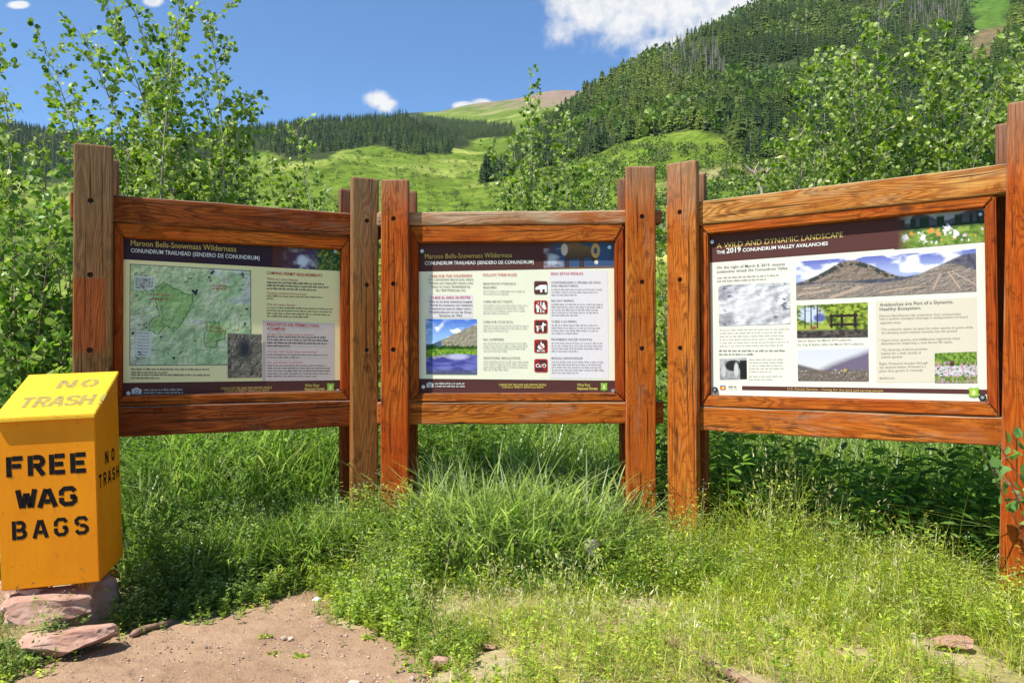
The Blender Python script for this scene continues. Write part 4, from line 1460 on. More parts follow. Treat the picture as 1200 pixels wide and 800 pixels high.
def stencil(name, mat, place, parent, rows):
    """rows: (text, u0, v0, cell width, advance, height, stroke); place maps (u, v) to box coordinates"""
    for st, u0, v0, cw, adv, hh, sw in rows:
        u = u0
        for chh in st:
            V_, F_ = [], []
            for stroke in GL[chh]:
                pts = [np.array([u + a * cw, v0 + b / 1.25 * hh]) for a, b in stroke]
                base = len(V_)
                for i, p in enumerate(pts):
                    t_ = (pts[min(i + 1, len(pts) - 1)] - pts[max(i - 1, 0)])
                    t_ = t_ / (np.hypot(*t_) + 1e-9)
                    nrm = np.array([-t_[1], t_[0]]) * sw / 2
                    V_.append(place(*(p + nrm))); V_.append(place(*(p - nrm)))
                for i in range(len(pts) - 1):
                    F_.append((base + 2 * i, base + 2 * i + 1, base + 2 * i + 3, base + 2 * i + 2))
            me = bpy.data.meshes.new(name)
            me.from_pydata([tuple(v) for v in V_], [], F_)
            me.materials.append(mat)
            o = link(name, me, parent)
            o['kind'] = 'stuff'
            u += adv


stencil('letter', M_STENCIL, lambda u, v: (u, -.0012, v), boxr,
        [('FREE', .036, .490, .066, .084, .088, .021), ('WAG', .072, .348, .072, .083, .084, .021), ('BAGS', .050, .216, .056, .082, .082, .016)])
stencil('letter', M_STENCIL, lambda u, v: (BW + .0012, u, v), boxr,
        [('NO', .16, .50, .06, .12, .06, .016), ("TRASH", .035, .405, .055, .083, .062, .013)])
nl = math.sqrt(1 + sl_ * sl_)
stencil('letter', M_FADED, lambda u, v: (u, v, BH0 + sl_ * v + .0235), boxr,
        [('NO', .16, .275, .075, .10, .09, .02), ("TRASH!", .055, .075, .055, .062, .11, .018)])


# ------------------------------------------------------------------ rocks, stones, sticks
def rock(name, loc, size, seed, mat, flat=.0, rot=0., tilt=(0, 0), sub=4, jag=.3):
    bm = bmesh.new()
    bmesh.ops.create_icosphere(bm, subdivisions=sub, radius=1)
    r = np.random.default_rng(seed)
    planes = [(Vector(r.normal(size=3)).normalized(), r.uniform(.48, .8)) for _ in range(14)] + [(Vector((0.05, -.1, 1)).normalized(), .62), (Vector((.1, -1, .25)).normalized(), .6)]
    for v in bm.verts:
        p = v.co.copy()
        for n_, d in planes:
            k = p.dot(n_) - d
            if k > 0: p -= n_ * k
        q_ = float(fbm(np.array([p.x * 2 + seed]), np.array([p.y * 2 + p.z * 1.7]), seed, 3)[0] - .5)
        q2 = float(fbm(np.array([p.x * 7 + seed + p.z * 5]), np.array([p.y * 7 + p.z * 4]), seed + 3, 2)[0] - .5)
        p *= 1 + jag * q_ + .12 * q2
        v.co = Vector((p.x * size[0], p.y * size[1], p.z * size[2]))
    me = bpy.data.meshes.new(name)
    bm.normal_update(); bm.to_mesh(me); bm.free()
    me.materials.append(mat)
    o = link(name, me)
    o.location = loc
    o.rotation_euler = (tilt[0], tilt[1], rot)
    return o


def gzf(x, y):
    return float(ground_z(np.array([x]), np.array([y]))[0])


p = at(58, 712, 3.50); tag(rock('rock', (p[0] - .01, p[1] + .04, .185), (.20, .18, .085), 3, M_RED_ROCK, rot=.25, tilt=(.05, -.06)), 'upper red rock directly under the yellow box, above the bigger slab', 'rock')
p = at(70, 744, 3.36); tag(rock('rock', (p[0] + .01, p[1] + .04, .065), (.21, .17, .085), 8, M_RED_ROCK, rot=.30, tilt=(-.12, -.05)), 'lowest and largest red rock slab at the edge of the path below the yellow box', 'rock')
p = at(36, 692, 3.52); tag(rock('rock', (p[0], p[1] + .03, .235), (.07, .09, .035), 12, M_RED_ROCK, rot=.5), 'small red rock wedged under the left front corner of the yellow box', 'rock')
p = at(140, 672, 3.86); tag(rock('rock', (p[0] - .10, p[1] + .06, .11), (.12, .15, .145), 15, M_RED_ROCK, rot=.2), 'shaded rock under the right back corner of the yellow box', 'rock')
p = at(60, 690, 3.9); tag(rock('rock', (p[0] - .10, 3.86, .12), (.16, .14, .145), 18, M_RED_ROCK, rot=.7), 'dark rock deep under the back of the yellow box', 'rock')
p = on_ground(1116, 762, .05); tag(rock('rock', (p[0], p[1], .085), (.095, .07, .035), 21, M_RED_ROCK, rot=-.5), 'flat pinkish stone lying in dry grass at the lower right', 'rock')
p = at(695, 642, 4.28); tag(rock('rock', (p[0], p[1], p[2]), (.045, .04, .075), 25, M_TAN_ROCK, rot=.4), 'tan stone half hidden in the tall grass below the middle board', 'rock')
p = on_ground(512, 779, .02); tag(rock('rock', (p[0], p[1], .035), (.05, .035, .03), 28, M_RED_ROCK, rot=.3), 'rough reddish stone at the right edge of the dirt path', 'rock')
for k, (x, y, sx, sy, szz, mt, lb) in enumerate([
        (332, 747, .022, .018, .016, M_TAN_ROCK, 'left one of two pale pebbles touching each other on the dirt path'),
        (341, 748, .022, .018, .016, M_TAN_ROCK, 'right one of two pale pebbles touching each other on the dirt path'),
        (438, 733, .024, .016, .010, M_TAN_ROCK, 'flat pale stone beside the weeds where the dirt path meets the grass'),
        (418, 796, .032, .026, .016, M_TAN_ROCK, 'large pale stone at the bottom edge of the photo, on the dirt path'),
        (483, 793, .018, .014, .016, M_TAN_ROCK, 'small round stone on the dirt near the rough reddish stone'),
        (373, 724, .016, .014, .010, M_TAN_ROCK, 'small brown stone on the dirt below the white litter'),
        (600, 702, .05, .03, .016, M_TAN_ROCK, 'pale flat stone showing through the yellow grass below the middle board'),
        (574, 762, .05, .04, .012, M_RED_ROCK, 'bare reddish stone patch in the grass right of the dirt path')]):
    p = on_ground(x, y, .02)
    tag(rock('stone', (p[0], p[1], gzf(p[0], p[1]) + szz * .6 + .008), (sx, sy, szz), 40 + k, mt, sub=2, rot=k), lb, 'stone')
stones = [(310, 752), (325, 765), (352, 752), (357, 757), (322, 770), (303, 756), (380, 766), (315, 794), (406, 742), (373, 733), (430, 785), (452, 757), (466, 792), (268, 742), (246, 757), (213, 772), (190, 750), (222, 790), (150, 770), (120, 782), (280, 783), (165, 793)]
protos = []
for k, (x, y) in enumerate(stones):
    p = on_ground(x, y, .02)
    if k < 4:
        o = rock('pebble', (0, 0, 0), (.011, .009, .008), 60 + k, M_TAN_ROCK if k % 2 else M_RED_ROCK, sub=1)
        protos.append(o)
    else:
        o = protos[k % 4].copy(); COL.objects.link(o)
    s_ = random.uniform(.6, 1.3)
    o.scale = (s_, s_, s_)
    o.location = (p[0], p[1], gzf(p[0], p[1]) + .014)
    o.rotation_euler = (0, 0, random.uniform(0, 6))
    tag(o, 'tiny pebble lying loose on the bare dirt path', 'pebble', 'pebbles on the dirt path')

# gravel too small to count
n = 8000
gx_, gy_ = rng.uniform(-2.3, .3, n), rng.uniform(2.9, 4.4, n)
ok = path_d(gx_, gy_) > .02
gx_, gy_ = gx_[ok], gy_[ok]
n = len(gx_)
r_ = .0016 + .0065 * rng.random(n) ** 5
OCT = np.array([[1, 0, 0], [0, 1, 0], [-1, 0, 0], [0, -1, 0], [0, 0, .8], [0, 0, -.8]])
OF = np.array([[0, 1, 4], [1, 2, 4], [2, 3, 4], [3, 0, 4], [1, 0, 5], [2, 1, 5], [3, 2, 5], [0, 3, 5]])
V = (OCT[None] * r_[:, None, None] * rng.uniform(.7, 1.3, (n, 6, 1))) + np.stack([gx_, gy_, ground_z(gx_, gy_) + .012], -1)[:, None]
F = (OF[None] + 6 * np.arange(n)[:, None, None]).reshape(-1, 3)
cc = (np.array([.40, .29, .22]) * rng.uniform(.5, 1.4, (n, 1)))[:, None].repeat(6, 1)
o = link('gravel', mesh_np('gravel', V.reshape(-1, 3), [F], mat_attr('gravel_stone', .9, .1), cc.reshape(-1, 3)))
tag(o, 'fine grit scattered over the dirt path', 'gravel', kind='stuff')


def tube(path_, radii, sides=5):
    """swept tube -> V, F"""
    path_ = np.asarray(path_, float)
    n = len(path_)
    T = np.gradient(path_, axis=0)
    T /= np.linalg.norm(T, axis=1)[:, None] + 1e-9
    ref = np.array([.31, .83, .46])
    A_ = np.cross(T, ref); A_ /= np.linalg.norm(A_, axis=1)[:, None] + 1e-9
    B_ = np.cross(T, A_)
    t_ = np.linspace(0, 2 * np.pi, sides, endpoint=False)
    R_ = np.asarray(radii)[:, None, None]
    V_ = path_[:, None] + R_ * (np.cos(t_)[None, :, None] * A_[:, None] + np.sin(t_)[None, :, None] * B_[:, None])
    ix_ = np.arange(n * sides).reshape(n, sides)
    nx_ = np.roll(ix_, -1, 1)
    F_ = np.stack([ix_[:-1], nx_[:-1], nx_[1:], ix_[1:]], -1).reshape(-1, 4)
    return V_.reshape(-1, 3), F_


def stick(name, pts, r0, r1, mat, lb, sides=7):
    pts = np.array(pts, float)
    k = 14
    t_ = np.linspace(0, 1, k)
    src = np.linspace(0, 1, len(pts))
    pth = np.stack([np.interp(t_, src, pts[:, i]) for i in range(3)], -1)
    pth += .006 * (np.stack([fbm(t_ * 6, t_ * 0 + i, 90 + i, 3) for i in range(3)], -1) - .5)
    rad = np.linspace(r0, r1, k) * (1 + .35 * (fbm(t_ * 9, t_ * 0, 7, 3) - .5))
    rad[0] *= .3; rad[-1] *= .3
    V_, F_ = tube(pth, rad, sides)
    o = link(name, mesh_np(name, V_, [F_], mat, smooth=True))
    return tag(o, lb, 'stick')


M_STICK = mat_bark('dry_stick', (.30, .19, .12), (.16, .09, .055))
g = lambda x, y, z: on_ground(x, y, z)
stick('stick', [g(775, 744, .085), g(805, 762, .085), g(835, 779, .085), g(850, 788, .085)], .016, .019, M_STICK, 'long thin brown stick lying diagonally in the grass at bottom right')
stick('stick', [g(848, 784, .085), g(868, 797, .085), g(890, 812, .085)], .021, .018, M_STICK, 'thick broken end of branch at the bottom edge beside the long stick')
stick('stick', [g(1070, 742, .085), g(1074, 756, .085), g(1078, 768, .085)], .013, .016, M_DEAD, 'short pale upright chip of wood left of the flat pinkish stone')
stick('stick', [g(152, 744, .03), g(172, 735, .034), g(188, 731, .036), g(202, 726, .036)], .015, .010, M_STICK, 'pale curved strip of bark at the path edge right of the rocks')

# scrap of litter
bm = bmesh.new()
for k, (a, b, c_) in enumerate([(-.02, -.012, 0), (.018, -.014, .006), (.024, .004, .012), (.004, .014, .018), (-.018, .01, .006)]):
    bm.verts.new((a, b, c_))
bm.verts.new((.002, 0, .022))
bm.verts.ensure_lookup_table()
for i in range(5):
    bm.faces.new((bm.verts[i], bm.verts[(i + 1) % 5], bm.verts[5]))
bm.faces.new([bm.verts[i] for i in (4, 3, 2, 1, 0)])
o = bm_obj('paper_scrap', bm, mat_plain('white_paper', (.75, .76, .8), .6))
p = on_ground(370, 702, .02); o.location = (p[0], p[1], gzf(p[0], p[1]) + .014)
tag(o, 'crumpled white scrap of litter where the dirt meets the weeds', 'litter')


# ------------------------------------------------------------------ leaves, grass, weeds
def leaf_quads(pos, dirv, size, width, fold, rngl, upw=0.):
    """two-panel folded leaves; pos, dirv (n,3); returns V (n*6), F quads"""
    n = len(pos)
    d = dirv / (np.linalg.norm(dirv, axis=1)[:, None] + 1e-9)
    rnd = rngl.normal(size=(n, 3)) + np.array([0, 0, upw])
    a = np.cross(d, rnd); a /= np.linalg.norm(a, axis=1)[:, None] + 1e-9
    nn = np.cross(a, d)
    L = size[:, None]; Wd = (size * width)[:, None]
    base = pos
    tip = pos + d * L
    m1 = pos + d * L * .30; m2 = pos + d * L * .68
    up = nn * Wd * fold
    V_ = np.stack([base, m1 + a * Wd * .5 + up, m2 + a * Wd * .42 + up, tip, m2 - a * Wd * .42 + up, m1 - a * Wd * .5 + up], 1)
    i = 6 * np.arange(n)[:, None]
    F_ = np.concatenate([i + np.array([0, 1, 2, 3]), i + np.array([0, 3, 4, 5])])
    return V_.reshape(-1, 3), F_


def blades(x, y, z, h, wd, lean, colr, rngl, seg=4, curl=1.0):
    """arching grass blades"""
    n = len(x)
    az = rngl.uniform(0, 2 * np.pi, n)
    dx, dy = np.cos(az), np.sin(az)
    side = np.stack([-dy, dx, np.zeros(n)], -1)
    t_ = np.linspace(0, 1, seg + 1)
    out_ = lean[:, None] * h[:, None] * (t_ ** 2 * curl + .25 * t_)[None]
    zz = h[:, None] * (t_[None] - .42 * np.clip(lean, 0, 1.4)[:, None] * t_[None] ** 2.4)
    C_ = np.stack([x[:, None] + dx[:, None] * out_, y[:, None] + dy[:, None] * out_, z[:, None] + zz], -1)
    ww = wd[:, None] * np.array([.75, 1, .9, .6, .08] if seg == 4 else np.linspace(1, .08, seg + 1))[None]
    Lf = C_ + side[:, None] * ww[..., None] / 2
    Rt = C_ - side[:, None] * ww[..., None] / 2
    V_ = np.stack([Lf, Rt], 2).reshape(-1, 3)
    k = 2 * (seg + 1)
    b = k * np.arange(n)[:, None]
    F_ = np.concatenate([b + np.array([2 * s_, 2 * s_ + 1, 2 * s_ + 3, 2 * s_ + 2]) for s_ in range(seg)])
    return V_, F_, np.repeat(colr, k, 0)


class Acc:
    def __init__(s): s.V, s.F, s.C, s.n = [], [], [], 0

    def add(s, V_, F_, C_):
        C_ = np.asarray(C_, float)
        if C_.ndim == 1: C_ = np.broadcast_to(C_, (len(V_), 3))
        s.V.append(V_); s.F.append(np.asarray(F_) + s.n); s.C.append(C_); s.n += len(V_)

    def obj(s, name, mat, parent=None, smooth=False):
        return link(name, mesh_np(name, np.concatenate(s.V), s.F, mat, np.concatenate(s.C), smooth=smooth), parent)


def pal(n, cols, wts, rngl, jit=.34):
    cols = np.array(cols)
    i = rngl.choice(len(cols), n, p=np.array(wts) / sum(wts))
    return cols[i] * rngl.uniform(1 - jit, 1 + jit, (n, 1))


# clumping density used by every ground plant
def clump(x, y, s=1.6, seed=70):
    return fbm(x * s, y * s, seed, 3)


BARE = [(*on_ground(px_, py_, .04)[:2], r_) for px_, py_, r_ in [(1116, 764, .12), (1100, 772, .09), (1074, 760, .06), (1130, 775, .1), (780, 750, .04), (795, 757, .045), (812, 767, .05),
        (830, 778, .055), (845, 788, .06), (862, 796, .06), (880, 804, .06), (600, 706, .05), (574, 766, .07), (590, 772, .05), (510, 782, .06), (695, 650, .05), (1000, 770, .06), (1160, 790, .09)]]


def board_clear(x, y):
    """keep stems off the timber"""
    ok = np.ones(len(x), bool)
    for (cx, cy), yaw in (((-1.589, 4.596), .463), ((.028, 4.845), -.022), ((1.713, 4.193), -.615)):
        dx, dy = x - cx, y - cy
        u = dx * math.cos(yaw) + dy * math.sin(yaw)
        v = -dx * math.sin(yaw) + dy * math.cos(yaw)
        ok &= ~((np.abs(u) > .6) & (np.abs(u) < 1.0) & (v > -.11) & (v < .14))
    for cx, cy, rr_ in BARE:                      # bare spots round stones and sticks
        ok &= np.hypot(x - cx, (y - cy) / np.where(y < cy, 3.0, 1.)) > rr_ * (.7 + .6 * vnoise(x * 30, y * 30, 5))
    dx, dy = x - BP[0][0], y - BP[0][1]
    u = dx * math.cos(BYAW) + dy * math.sin(BYAW); v = -dx * math.sin(BYAW) + dy * math.cos(BYAW)
    ok &= ~((u > -.02) & (u < BW + .02) & (v > -.02) & (v < BD + .02))
    return ok


def board_front(x):
    """distance ahead of the boards' faces at x"""
    return np.where(x < -.75, 4.596 + (x + 1.589) * .499, np.where(x < .9, 4.845 - .022 * x, 4.193 - (x - 1.713) * .707))


# --- tall coarse grass round and behind the left and middle boards
acc = Acc()


def scatter_blades(n, x0, x1, dy0, dy1, hfun, wd, lean, cols, wts, thr=.0, s=1.6, seed=70, seg=4, pmin=-.02):
    x = rng.uniform(x0, x1, n); y = board_front(x) + rng.uniform(dy0, dy1, n)
    c_ = clump(x, y, s, seed)
    ok = (c_ > thr) & board_clear(x, y) & (path_d(x, y) < pmin)
    x, y, c_ = x[ok], y[ok], c_[ok]
    n = len(x)
    h = hfun(x, y, c_) * rng.uniform(.6, 1.15, n)
    acc.add(*blades(x, y, ground_z(x, y) - .01, h, wd * rng.uniform(.6, 1.3, n), rng.uniform(*lean, n), pal(n, cols, wts, rng), rng, seg))


GC = [(.25, .36, .08), (.16, .27, .05), (.34, .44, .15), (.42, .48, .22), (.52, .49, .26)]
scatter_blades(6200, -2.3, .95, -.12, 1.1, lambda x, y, c_: (.30 + .52 * c_) * (.72 + .35 * np.clip((y - board_front(x)) / .4, 0, 1)), .015, (.15, .85), GC, [5, 3, 3, 1.2, .5])
scatter_blades(6500, -2.6, 1.1, 1.0, 2.2, lambda x, y, c_: .62 + .45 * c_, .016, (.3, 1.2), GC, [5, 3, 3, 1.2, .5])
scatter_blades(2100, -.62, .70, -.55, -.05, lambda x, y, c_: (.26 + .46 * c_) * (.5 + .75 * np.clip((y - board_front(x) + .75) / .6, 0, 1)), .0135, (.15, .95), [(.30, .40, .11), (.40, .49, .20), (.50, .55, .28), (.17, .26, .06)], [4, 4, 3, 1.2])
scatter_blades(2600, -1.75, -.7, -.35, 0., lambda x, y, c_: .28 + .40 * c_, .009, (.15, .9), GC, [5, 4, 3, 1, .3])
scatter_blades(9000, -4.5, 3.6, 1.2, 3.4, lambda x, y, c_: .55 + .5 * c_, .012, (.2, .9), GC, [5, 4, 2, 1, .4])
# meadow running on past the boards
for n_, x0_, x1_, y0_, y1_ in [(5000, 2.6, 7, 2.2, 8), (4000, -7, -2.6, 3.6, 8), (9000, -9, 9, 7, 16)]:
    x = rng.uniform(x0_, x1_, n_); y = rng.uniform(y0_, y1_, n_)
    ok = board_clear(x, y) & (path_d(x, y) < -.1); x, y = x[ok], y[ok]; n_ = len(x)
    acc.add(*blades(x, y, ground_z(x, y), rng.uniform(.25, .8, n_), .02 * rng.uniform(.6, 1.3, n_), rng.uniform(.3, 1.2, n_), pal(n_, GC, [5, 3, 3, 1, .4], rng), rng, 4))
scatter_blades(900, .55, 1.15, -.6, .1, lambda x, y, c_: .22 + .26 * c_, .009, (.15, .8), GC, [4, 2, 4, 2, .4])
scatter_blades(420, -.95, .75, -.9, -.35, lambda x, y, c_: .16 + .12 * c_, .009, (.4, 1.2), [(.12, .22, .045), (.08, .16, .03)], [1, 1], .42)
o = acc.obj('tall_grass', M_GRASS); tag(o, 'tall coarse green grass arching up round the board posts', 'grass', kind='stuff')

# --- fine yellow-green grass in front
acc = Acc()
YG = [(.50, .54, .06), (.42, .49, .055), (.58, .57, .10), (.32, .42, .05), (.64, .58, .24)]


def front_h(x, y):
    """standing height of the front growth: knee high by the boards, thin at the path"""
    f = np.clip(1 - (board_front(x) - y) / 1.05, 0, 1)
    right = np.clip((x - .45) / .6, 0, 1)
    cl_ = np.clip((fbm(x * 4.2, y * 4.2, 142, 3) - .3) * 2.4, 0, 1.2)
    return (.045 + .075 * cl_) + f ** 1.5 * (.11 + .19 * right) * (.55 + .75 * cl_)


def scatter_front(n, x0, x1, y0, y1, hk, wd, lean, cols, wts, thr=.3, s=2.2, seed=75, seg=3, ymax=.08):
    x = rng.uniform(x0, x1, n); y = rng.uniform(y0, y1, n)
    c_ = clump(x, y, s, seed)
    ok = (c_ > thr + .2 * rng.random(n)) & board_clear(x, y) & (path_d(x, y) < -.01) & (y < board_front(x) + ymax)
    x, y, c_ = x[ok], y[ok], c_[ok]
    n = len(x)
    h = front_h(x, y) * hk * (.55 + .9 * c_) * rng.uniform(.55, 1.2, n)
    acc.add(*blades(x, y, ground_z(x, y) - .005, h, wd * rng.uniform(.6, 1.3, n), rng.uniform(*lean, n), pal(n, cols, wts, rng), rng, seg))


scatter_front(15000, -1.2, 2.9, 2.7, 4.95, 1.35, .0052, (.25, 1.5), YG, [5, 4, 3, 3, 1.5])
scatter_front(6500, .7, 2.6, 2.9, 4.6, 1.5, .0055, (.2, 1.2), YG, [5, 4, 4, 2, 1.2], .15)
scatter_front(8000, -.3, 2.8, 2.6, 3.9, 1.0, .004, (.4, 2.0), [(.66, .58, .28), (.42, .36, .15), (.34, .33, .09)], [3, 2, 2], .25, 1.3, 77)
scatter_front(1500, -2.5, -1.75, 3.15, 3.75, 1.6, .004, (.3, 1.3), [(.26, .28, .07), (.34, .26, .10), (.14, .22, .04), (.42, .33, .15)], [3, 2, 3, 1], .1)
# upright flowering stems with feathery heads
n = 2600
x = rng.uniform(-1.1, 2.7, n); y = rng.uniform(2.9, 4.85, n)
ok = board_clear(x, y) & (path_d(x, y) < -.08) & (y < board_front(x)) & (clump(x, y, 2.8, 151) > .46)
x, y = x[ok], y[ok]; n = len(x)
h = (front_h(x, y) * 1.25 + .07) * rng.uniform(.8, 1.4, n)
acc.add(*blades(x, y, ground_z(x, y), h, np.full(n, .0026), rng.uniform(.05, .5, n), pal(n, [(.55, .52, .22), (.48, .52, .14), (.62, .55, .30)], [2, 2, 1], rng), rng, 3))
for k in range(5):
    f = 1 - .055 * k
    hx = x + rng.normal(size=n) * .01; hy = y + rng.normal(size=n) * .01
    V_, F_ = leaf_quads(np.stack([hx, hy, ground_z(x, y) + h * f * .93], -1), rng.normal(size=(n, 3)) * .5 + np.array([0, 0, .9]), rng.uniform(.018, .034, n), .22, .2, rng)
    acc.add(V_, F_, np.repeat(pal(n, [(.60, .56, .28), (.52, .54, .18), (.66, .60, .36)], [2, 2, 1], rng), 6, 0))
o = acc.obj('fine_grass', M_GRASS); tag(o, 'thin yellow green grass and dry stalks in front of the boards', 'grass', kind='stuff')


# --- small-leaved weeds: stems set with tiny leaflets
def weeds(acc, x, y, h, cols, wts, nl=16, lsize=.016, lw=.45, flower=0., stemc=(.14, .18, .05), spread=.35):
    n = len(x)
    z = ground_z(x, y) - .005
    az = rng.uniform(0, 2 * np.pi, n); ln = rng.uniform(.05, spread, n)
    top = np.stack([x + np.cos(az) * ln * h, y + np.sin(az) * ln * h, z + h], -1)
    base = np.stack([x, y, z], -1)
    # stem: one thin crossed strip
    sd = np.stack([-np.sin(az), np.cos(az), np.zeros(n)], -1) * .0011
    V_ = np.stack([base + sd, base - sd, top - sd * .5, top + sd * .5], 1).reshape(-1, 3)
    acc.add(V_, 4 * np.arange(n)[:, None] + np.array([0, 1, 2, 3]), np.array(stemc))
    f = rng.uniform(.08, 1.0, (n, nl))
    P_ = base[:, None] * (1 - f[..., None]) + top[:, None] * f[..., None]
    d = rng.normal(size=(n, nl, 3)); d[..., 2] = np.abs(d[..., 2]) * .4 + .05
    off = rng.uniform(0, .18, (n, nl, 1)) * h[:, None, None] * d / np.linalg.norm(d, axis=-1, keepdims=True) * (1.15 - f[..., None])
    P_ = (P_ + off).reshape(-1, 3)
    m = len(P_)
    sz = lsize * rng.uniform(.6, 1.5, m)
    V_, F_ = leaf_quads(P_, d.reshape(-1, 3), sz, lw, .2, rng, 1.6)
    c_ = np.repeat(np.repeat(pal(n, cols, wts, rng), nl, 0) * rng.uniform(.8, 1.25, (m, 1)), 6, 0)
    acc.add(V_, F_, c_)
    if flower > 0:
        k = rng.random(n) < flower
        t_ = np.repeat(top[k], 7, 0) + rng.normal(size=(k.sum() * 7, 3)) * .011
        V_, F_ = leaf_quads(t_, rng.normal(size=t_.shape), np.full(len(t_), .0055), .9, .1, rng)
        acc.add(V_, F_, np.array([.72, .72, .62]))


def pts(n, x0, x1, y0, y1, cond):
    x = rng.uniform(x0, x1, n); y = rng.uniform(y0, y1, n)
    ok = cond(x, y) & board_clear(x, y) & (path_d(x, y) < .0)
    return x[ok], y[ok]


acc = Acc()
LG = [(.44, .52, .065), (.38, .47, .06), (.52, .56, .10), (.24, .36, .05)]
x, y = pts(2800, -1.25, 2.8, 2.8, 4.85, lambda x, y: (clump(x, y, 2.6, 81) > .42) & (y < board_front(x) + .05))
weeds(acc, x, y, front_h(x, y) * rng.uniform(.7, 1.7, len(x)), LG, [4, 4, 3, 3], 14, .020, .32, .06)
x, y = pts(1500, .8, 2.7, 3.0, 4.6, lambda x, y: (y < board_front(x) + .05) & (y > board_front(x) - .75))
weeds(acc, x, y, front_h(x, y) * rng.uniform(.8, 1.35, len(x)), LG, [4, 3, 4, 1], 15, .021, .3, .05)
x, y = pts(450, -.75, -.1, 3.2, 3.9, lambda x, y: (path_d(x, y) > -.28))
weeds(acc, x, y, rng.uniform(.05, .14, len(x)), [(.22, .32, .05), (.34, .42, .07)], [1, 1], 16, .016, .5, 0.)
o = acc.obj('yellow_weeds', M_WEED); tag(o, 'low yellow green small leaved weeds spreading between path and boards', 'weeds', kind='stuff')

acc = Acc()
DG = [(.18, .28, .06), (.12, .20, .04), (.25, .35, .085), (.32, .42, .11)]
x, y = pts(1700, -2.05, -1.15, 3.5, 5.0, lambda x, y: (y < board_front(x) + .1))
dd = np.clip(-path_d(x, y) / .45, .3, 1) * (.45 + 1.1 * fbm(x * 5, y * 5, 143, 3))
weeds(acc, x, y, dd * rng.uniform(.16, .44, len(x)), DG, [4, 3, 3, 2], 24, .019, .5, .22)
x, y = pts(1500, -1.3, -.45, 3.4, 5.0, lambda x, y: (y < board_front(x) + .1))
dd = np.clip(-path_d(x, y) / .35, .35, 1) * (.35 + 1.3 * fbm(x * 5, y * 5, 144, 3))
weeds(acc, x, y, dd * rng.uniform(.14, .40, len(x)), DG[2:] + LG[:2], [2, 4, 4, 3], 24, .019, .45, .2)
x, y = pts(420, -2.3, -1.65, 3.05, 3.75, lambda x, y: np.hypot((x + 1.80) / .24, (y - 3.5) / .22) < 1)
weeds(acc, x, y, rng.uniform(.10, .30, len(x)), DG, [4, 2, 3, 3], 22, .016, .5, .6)
x = rng.uniform(-2.2, .1, 2600); y = rng.uniform(2.9, 4.45, 2600)
pd_ = path_d(x, y)
ok = (pd_ > -.02) & (pd_ < .22 * rng.random(2600) ** 2.2 + .02) & (clump(x, y, 5, 97) > .45)
x, y = x[ok], y[ok]
weeds(acc, x, y, rng.uniform(.02, .09, len(x)), LG + DG[2:], [3, 3, 2, 3, 2, 2], 12, .015, .5, .05)
x, y = pts(240, -2.35, -1.75, 3.1, 3.4, lambda x, y: y < 3.36)
weeds(acc, x, y, rng.uniform(.04, .09, len(x)), DG, [4, 2, 3, 3], 18, .018, .5, .0)
x, y = pts(1100, -.8, .9, 3.95, 4.95, lambda x, y: (clump(x, y, 3, 85) > .5))
weeds(acc, x, y, rng.uniform(.15, .34, len(x)), LG, [3, 2, 4, 3], 20, .017, .4, .1)
# taller single stems in front of the posts and through the right-hand growth, with pale seeding tips
sx_, sy_ = [], []
for cx_, cy_, n_, sp in [(.80, 4.55, 26, .10), (.72, 4.50, 14, .08), (-.72, 4.55, 20, .12), (-.58, 4.40, 16, .12), (1.05, 4.30, 20, .2), (.60, 4.60, 12, .08), (-1.0, 4.5, 14, .15)]:
    sx_.append(rng.normal(cx_, sp, n_)); sy_.append(rng.normal(cy_, sp, n_))
x = np.concatenate(sx_); y = np.concatenate(sy_)
ok = board_clear(x, y); x, y = x[ok], y[ok]
weeds(acc, x, y, rng.uniform(.18, .46, len(x)), [(.28, .36, .09), (.22, .31, .07)], [1, 1], 30, .016, .4, .5, (.26, .30, .10), .22)
x, y = pts(520, .7, 2.7, 3.3, 4.6, lambda x, y: (y < board_front(x)) & (y > board_front(x) - .9))
weeds(acc, x, y, front_h(x, y) * rng.uniform(1.2, 1.7, len(x)), [(.50, .52, .16), (.58, .54, .22), (.40, .46, .10)], [2, 1, 2], 26, .010, .3, .1, (.42, .44, .14), .3)
o = acc.obj('flowering_weeds', M_WEED); tag(o, 'bushy dark green weeds with tiny white flowers beside the yellow box', 'weeds', kind='stuff')

# seedlings standing alone on the bare path
for k, (x, y) in enumerate([(352, 767), (323, 763), (430, 745), (380, 767), (405, 760), (310, 745)]):
    if k in (3, 4): continue
    a2 = Acc()
    p = on_ground(x, y, .02)
    xx = p[0] + rng.normal(size=10) * .016; yy = p[1] + rng.normal(size=10) * .012
    n = len(xx); z0 = gzf(p[0], p[1]) + .008
    az = rng.uniform(0, 6.28, 30)
    V_, F_ = leaf_quads(np.stack([np.repeat(xx, 3), np.repeat(yy, 3), np.full(30, z0)], -1), np.stack([np.cos(az), np.sin(az), rng.uniform(.3, 1.2, 30)], -1), rng.uniform(.015, .03, 30), .5, .2, rng)
    a2.add(V_, F_, np.repeat(pal(30, LG, [1, 1, 1, 1], rng), 6, 0))
    o = a2.obj('seedling', M_WEED)
    tag(o, 'low tuft of green seedlings alone on the bare dirt path', 'seedling', 'seedlings on the dirt path')

# --- broad-leaved undergrowth behind the boards
acc = Acc()


